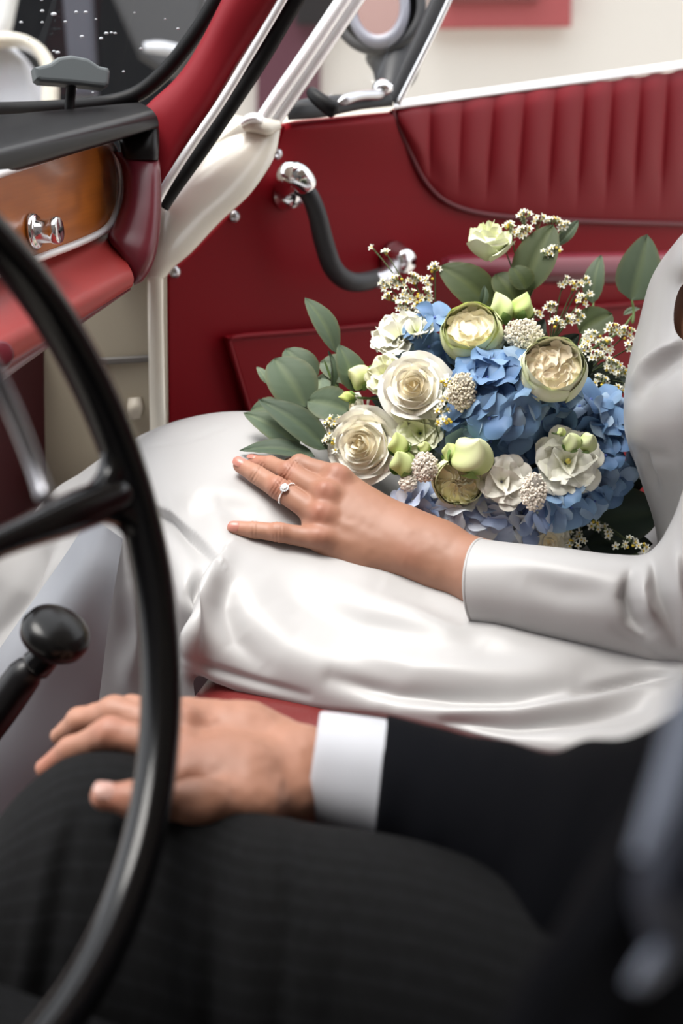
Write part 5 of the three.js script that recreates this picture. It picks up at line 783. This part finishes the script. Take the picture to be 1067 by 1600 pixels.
  branch('eucalyptus leaves beside the bodice', [[[900, 560, 1.5], [965, 520, 1.51], [990, 490, 1.52], ], [[988, 506, 1.515], [990, 486, 1.52], [987, 468, 1.52]], [[905, 540, 1.5], [922, 500, 1.52], [928, 470, 1.53]]], [
    [[925, 474, 1.53], [939, 398, 1.54], 18, LM.sage, { n: view(-0.5, 0.1, 0.85), bias: 0.72 }],
    [[987, 470, 1.52], [1011, 366, 1.53], 37, LM.sage, { n: view(0.1, 0.1, 1), bias: 0.62, round: 0.68, bend: 0.04 }],
    [[905, 520, 1.48], [956, 490, 1.49], 27, LM.olive, { n: view(0, 0.4, 0.9), round: 0.6 }], [[974, 492, 1.53], [1000, 482, 1.54], 6, LM.pale, { n: view(0, 0.5, 0.6) }],
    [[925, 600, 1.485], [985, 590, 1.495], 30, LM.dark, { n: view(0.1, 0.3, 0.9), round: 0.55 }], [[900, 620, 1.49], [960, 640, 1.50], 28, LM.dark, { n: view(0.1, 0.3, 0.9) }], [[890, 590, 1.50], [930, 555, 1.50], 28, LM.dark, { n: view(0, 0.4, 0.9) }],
  ]);
  branch('shaded eucalyptus leaves above the sleeve', [[[880, 800, 1.48], [940, 810, 1.475], [990, 800, 1.47]]], [
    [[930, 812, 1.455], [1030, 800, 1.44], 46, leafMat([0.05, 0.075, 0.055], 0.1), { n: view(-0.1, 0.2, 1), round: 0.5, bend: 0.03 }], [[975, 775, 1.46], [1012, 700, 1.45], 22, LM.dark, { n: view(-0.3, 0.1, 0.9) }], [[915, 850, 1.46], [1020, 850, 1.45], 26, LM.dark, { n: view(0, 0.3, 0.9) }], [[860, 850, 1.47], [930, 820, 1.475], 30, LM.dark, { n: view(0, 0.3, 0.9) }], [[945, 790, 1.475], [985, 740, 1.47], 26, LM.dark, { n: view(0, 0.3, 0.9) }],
  ]);
  // ---- small white filler flowers with yellow eyes
  const tiny = (() => { const gs = []; const c = (g, col) => { const n = g.attributes.position.count, a = new Float32Array(n * 3); for (let i = 0; i < n; i++) a.set(col, i * 3); g.setAttribute('color', new THREE.BufferAttribute(a, 3)); return g; };
    for (let k = 0; k < 5; k++) { const g = sheet(2, 2, (u, v) => { const s = u * 2 - 1, a = k / 5 * Math.PI * 2 + s * 0.6 * Math.sin(Math.PI * (0.2 + 0.7 * v)); return [Math.cos(a) * v, 0.55 * Math.sqrt(v) - 0.15 * v * v * (1 - s * s) + 0.1 * s * s, Math.sin(a) * v]; }); g.deleteAttribute('uv'); gs.push(c(g, [0.86, 0.86, 0.76])); }
    const tubeG = new THREE.CylinderGeometry(0.42, 0.16, 1.1, 6, 1, true); tubeG.translate(0, -0.3, 0); tubeG.deleteAttribute('uv'); gs.push(c(tubeG, [0.36, 0.42, 0.2]));
    const eye = new THREE.OctahedronGeometry(0.3, 0); eye.translate(0, 0.42, 0); eye.deleteAttribute('uv'); const e2 = mergeVerticesLite(eye); gs.push(c(e2, [0.80, 0.56, 0.05])); return mergeGeometries(gs); })();
  function mergeVerticesLite(g) { const n = g.attributes.position.count; g.setIndex([...Array(n).keys()]); return g; }
  const tinyDim = std(1, 1, 1, 0.7, { vertexColors: true }), yellowBud = new THREE.IcosahedronGeometry(1, 0), yellow = std(0.80, 0.58, 0.06, 0.7), ivory = std(0.74, 0.74, 0.56, 0.8);
  function filler(root, clusters, label, seed, opt = {}) {
    const r = rng(seed), stems = [], R0 = A3(root), items = [], dz = opt.dz ?? 0;
    for (let [x, y, d, n, spread] of clusters) { d -= dz; n = Math.round(n * (opt.more ?? 1.25));
      const c = at(x, y, d), mid = R0.clone().lerp(c, 0.55).add(view(0, 1, 0).multiplyScalar(0.006 * (r() - 0.3)));
      stems.push(taperTube([R0, mid, c], [0.0009, 0.0008, 0.0006], 10, 5));
      for (let i = 0; i < n; i++) { const a = r() * 6.28, q = Math.sqrt(r()) * spread, p = at(x + Math.cos(a) * q, y + Math.sin(a) * q * 0.8, d + (r() - 0.5) * PX(spread, d)); items.push([p, view(Math.cos(a) * 0.6, 0.5 - Math.sin(a) * 0.5, 0.5 + 0.4 * r()), r(), c]); if (i % 2 === 0) stems.push(taperTube([c.clone().lerp(R0, 0.15), p], [0.0005, 0.0004], 4, 4)); }
    }
    const g = part(t, 'filler_sprig', mergeGeometries(stems), darkStem, label), base = bases.get(t);
    for (const [p, n, k] of items) {
      const isY = k < (opt.yellow ?? 0.16), m = shade(new THREE.Mesh(isY ? yellowBud : tiny, isY ? yellow : tinyDim)); m.name = isY ? 'yellow_floret' : 'blossom';
      m.position.copy(p).sub(base); m.quaternion.setFromUnitVectors(V(0, 1, 0), n); m.scale.setScalar(PX((isY ? 3.1 : 5.6) * (0.8 + 0.5 * k), 1.47)); g.add(m);
    }
  }
  filler([820, 480, 1.5], [[820, 338, 1.51, 7, 11], [842, 343, 1.51, 5, 9], [862, 346, 1.515, 6, 10], [880, 352, 1.515, 5, 8], [797, 358, 1.5, 7, 12], [818, 363, 1.5, 7, 12], [852, 396, 1.485, 6, 9], [868, 390, 1.485, 6, 9], [780, 368, 1.505, 3, 7]], 'white filler sprig with yellow eyes above the top leaf', 41);
  filler([680, 520, 1.49], [[583, 387, 1.5, 1, 2], [604, 396, 1.5, 2, 4], [602, 446, 1.48, 6, 10], [622, 440, 1.48, 7, 11], [645, 436, 1.48, 7, 11], [640, 462, 1.475, 8, 12], [662, 462, 1.475, 8, 12], [628, 480, 1.47, 6, 10], [672, 440, 1.48, 5, 8], [680, 420, 1.485, 5, 8], [655, 480, 1.47, 5, 10], [610, 465, 1.475, 4, 8]], 'white filler sprig with yellow eyes above the roses', 42);
  filler([860, 540, 1.5], [[880, 440, 1.505, 4, 9], [898, 447, 1.505, 5, 9], [912, 440, 1.51, 4, 8], [860, 480, 1.495, 4, 8], [908, 470, 1.5, 4, 9], [914, 462, 1.5, 3, 8], [840, 490, 1.48, 5, 11], [868, 505, 1.478, 5, 10], [884, 500, 1.478, 6, 11], [902, 495, 1.48, 5, 10]], 'white filler sprig with yellow eyes over the garden rose', 43, { yellow: 0.22, dz: 0.015 });
  filler([900, 600, 1.5], [[925, 525, 1.478, 8, 13], [945, 540, 1.474, 8, 13], [960, 515, 1.48, 5, 11], [980, 520, 1.48, 6, 12], [990, 540, 1.475, 5, 11], [930, 558, 1.465, 7, 12], [955, 570, 1.465, 8, 13], [975, 580, 1.465, 7, 12], [940, 595, 1.462, 6, 12], [960, 610, 1.462, 7, 12], [930, 625, 1.46, 5, 11], [965, 635, 1.462, 6, 12], [985, 600, 1.47, 4, 10], [912, 545, 1.47, 5, 10]], 'white filler sprig with yellow eyes beside the bodice', 44, { yellow: 0.18, dz: 0.03, more: 1.7 });
  filler([900, 800, 1.47], [[880, 830, 1.43, 5, 11], [900, 815, 1.435, 5, 11], [912, 838, 1.43, 5, 12], [928, 820, 1.43, 5, 11], [950, 830, 1.43, 4, 10], [985, 848, 1.42, 5, 10], [1005, 855, 1.42, 4, 9], [970, 852, 1.42, 3, 8], [935, 795, 1.44, 3, 8], [895, 848, 1.425, 4, 9]], 'white filler sprig with yellow eyes above the sleeve', 45, { yellow: 0.25, dz: 0.02 });
  filler([560, 690, 1.46], [[508, 662, 1.42, 4, 7], [522, 672, 1.42, 7, 10], [516, 688, 1.415, 6, 9], [530, 700, 1.415, 6, 9], [522, 655, 1.42, 4, 7]], 'dense filler sprig beside the large ivory rose', 46, { yellow: 0.2 });
  filler([690, 700, 1.42], [[692, 600, 1.365, 3, 7], [706, 596, 1.365, 4, 7], [690, 640, 1.36, 4, 9], [700, 655, 1.357, 4, 8], [680, 660, 1.355, 4, 8], [694, 625, 1.36, 4, 6]], 'yellow and white filler sprig between the white roses', 47, { yellow: 0.6 });
  // ---- beige clusters of tiny buds
  const crumb = new THREE.IcosahedronGeometry(1, 0);
  function cluster(x, y, rx, ry, d, tint, seed, label) {
    const r = rng(seed), gs = [], N = 210;
    for (let i = 0; i < N; i++) {
      const a = i * 2.39996, q = Math.sqrt((i + 0.5) / N), z = Math.sqrt(1 - q * q * 0.96), g = crumb.clone(); g.deleteAttribute('uv');
      g.scale(...[1, 1, 1].map(() => PX(2.0 + 1.2 * r(), d))); g.rotateY(r() * 6); const p = at(x + Math.cos(a) * q * rx + (r() - 0.5) * 3, y + Math.sin(a) * q * ry + (r() - 0.5) * 3, d - z * PX(Math.min(rx, ry) * 0.7, d) + (r() - 0.5) * 0.003); g.translate(p.x, p.y, p.z);
      const k = 0.65 + 0.6 * r(), n = g.attributes.position.count, c = new Float32Array(n * 3); for (let j = 0; j < n; j++) c.set(tint.map((w) => w * k), j * 3); g.setAttribute('color', new THREE.BufferAttribute(c, 3)); gs.push(g);
    }
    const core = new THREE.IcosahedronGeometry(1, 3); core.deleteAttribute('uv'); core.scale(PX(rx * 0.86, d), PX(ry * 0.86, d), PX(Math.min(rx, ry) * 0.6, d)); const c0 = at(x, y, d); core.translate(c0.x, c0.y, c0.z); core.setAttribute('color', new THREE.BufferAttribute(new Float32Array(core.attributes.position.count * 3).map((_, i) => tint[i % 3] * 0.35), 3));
    const m = part(t, 'bud_cluster', mergeGeometries([core, ...gs]), crumbMat, label); m.userData.kind = 'stuff';
  }
  const crumbMat = std(1, 1, 1, 0.85, { vertexColors: true });
  cluster(818, 522, 30, 24, dome(818, 522) - 0.004, [0.86, 0.80, 0.66], 1, 'beige cluster of tiny buds between the garden roses'); cluster(722, 612, 22, 30, dome(722, 612) - 0.024, [0.76, 0.70, 0.55], 2, 'beige cluster of tiny buds beside the white rose');
  cluster(664, 730, 20, 23, dome(664, 730) - 0.042, [0.78, 0.71, 0.62], 3, 'beige cluster of tiny buds above the wrist'); cluster(638, 754, 13, 14, dome(638, 754) - 0.035, [0.72, 0.66, 0.58], 4); cluster(834, 768, 20, 30, dome(834, 768) - 0.05, [0.86, 0.79, 0.69], 5, 'beige cluster of tiny buds beside the white lisianthus');
  // ---- dark foliage that fills the inside, and the tied stems
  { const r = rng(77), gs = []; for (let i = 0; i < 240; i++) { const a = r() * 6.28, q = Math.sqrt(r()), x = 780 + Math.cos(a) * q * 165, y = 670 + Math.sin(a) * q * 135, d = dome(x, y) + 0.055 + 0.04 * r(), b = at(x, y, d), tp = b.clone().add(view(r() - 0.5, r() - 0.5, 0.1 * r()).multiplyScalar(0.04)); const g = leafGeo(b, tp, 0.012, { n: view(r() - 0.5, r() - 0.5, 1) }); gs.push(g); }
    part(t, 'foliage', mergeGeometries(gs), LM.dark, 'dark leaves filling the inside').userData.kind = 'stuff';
    const s = []; for (let i = 0; i < 14; i++) { const a = r() * 6.28, o = view(Math.cos(a), 0, Math.sin(a)).multiplyScalar(0.014 * r()); s.push(taperTube([at(790 + (r() - 0.5) * 200, 680 + (r() - 0.5) * 120, 1.5), at(880, 790, 1.5).add(o), at(985, 870, 1.46).add(o), at(1060, 920, 1.43).add(o)], [0.003, 0.003, 0.003], 12, 6)); } part(t, 'stems', mergeGeometries(s), stemMat, 'bundle of green stems'); }
}

scene.traverse((o) => { if (o.isMesh) o.castShadow = o.receiveShadow = true; });
renderer.render(scene, camera);
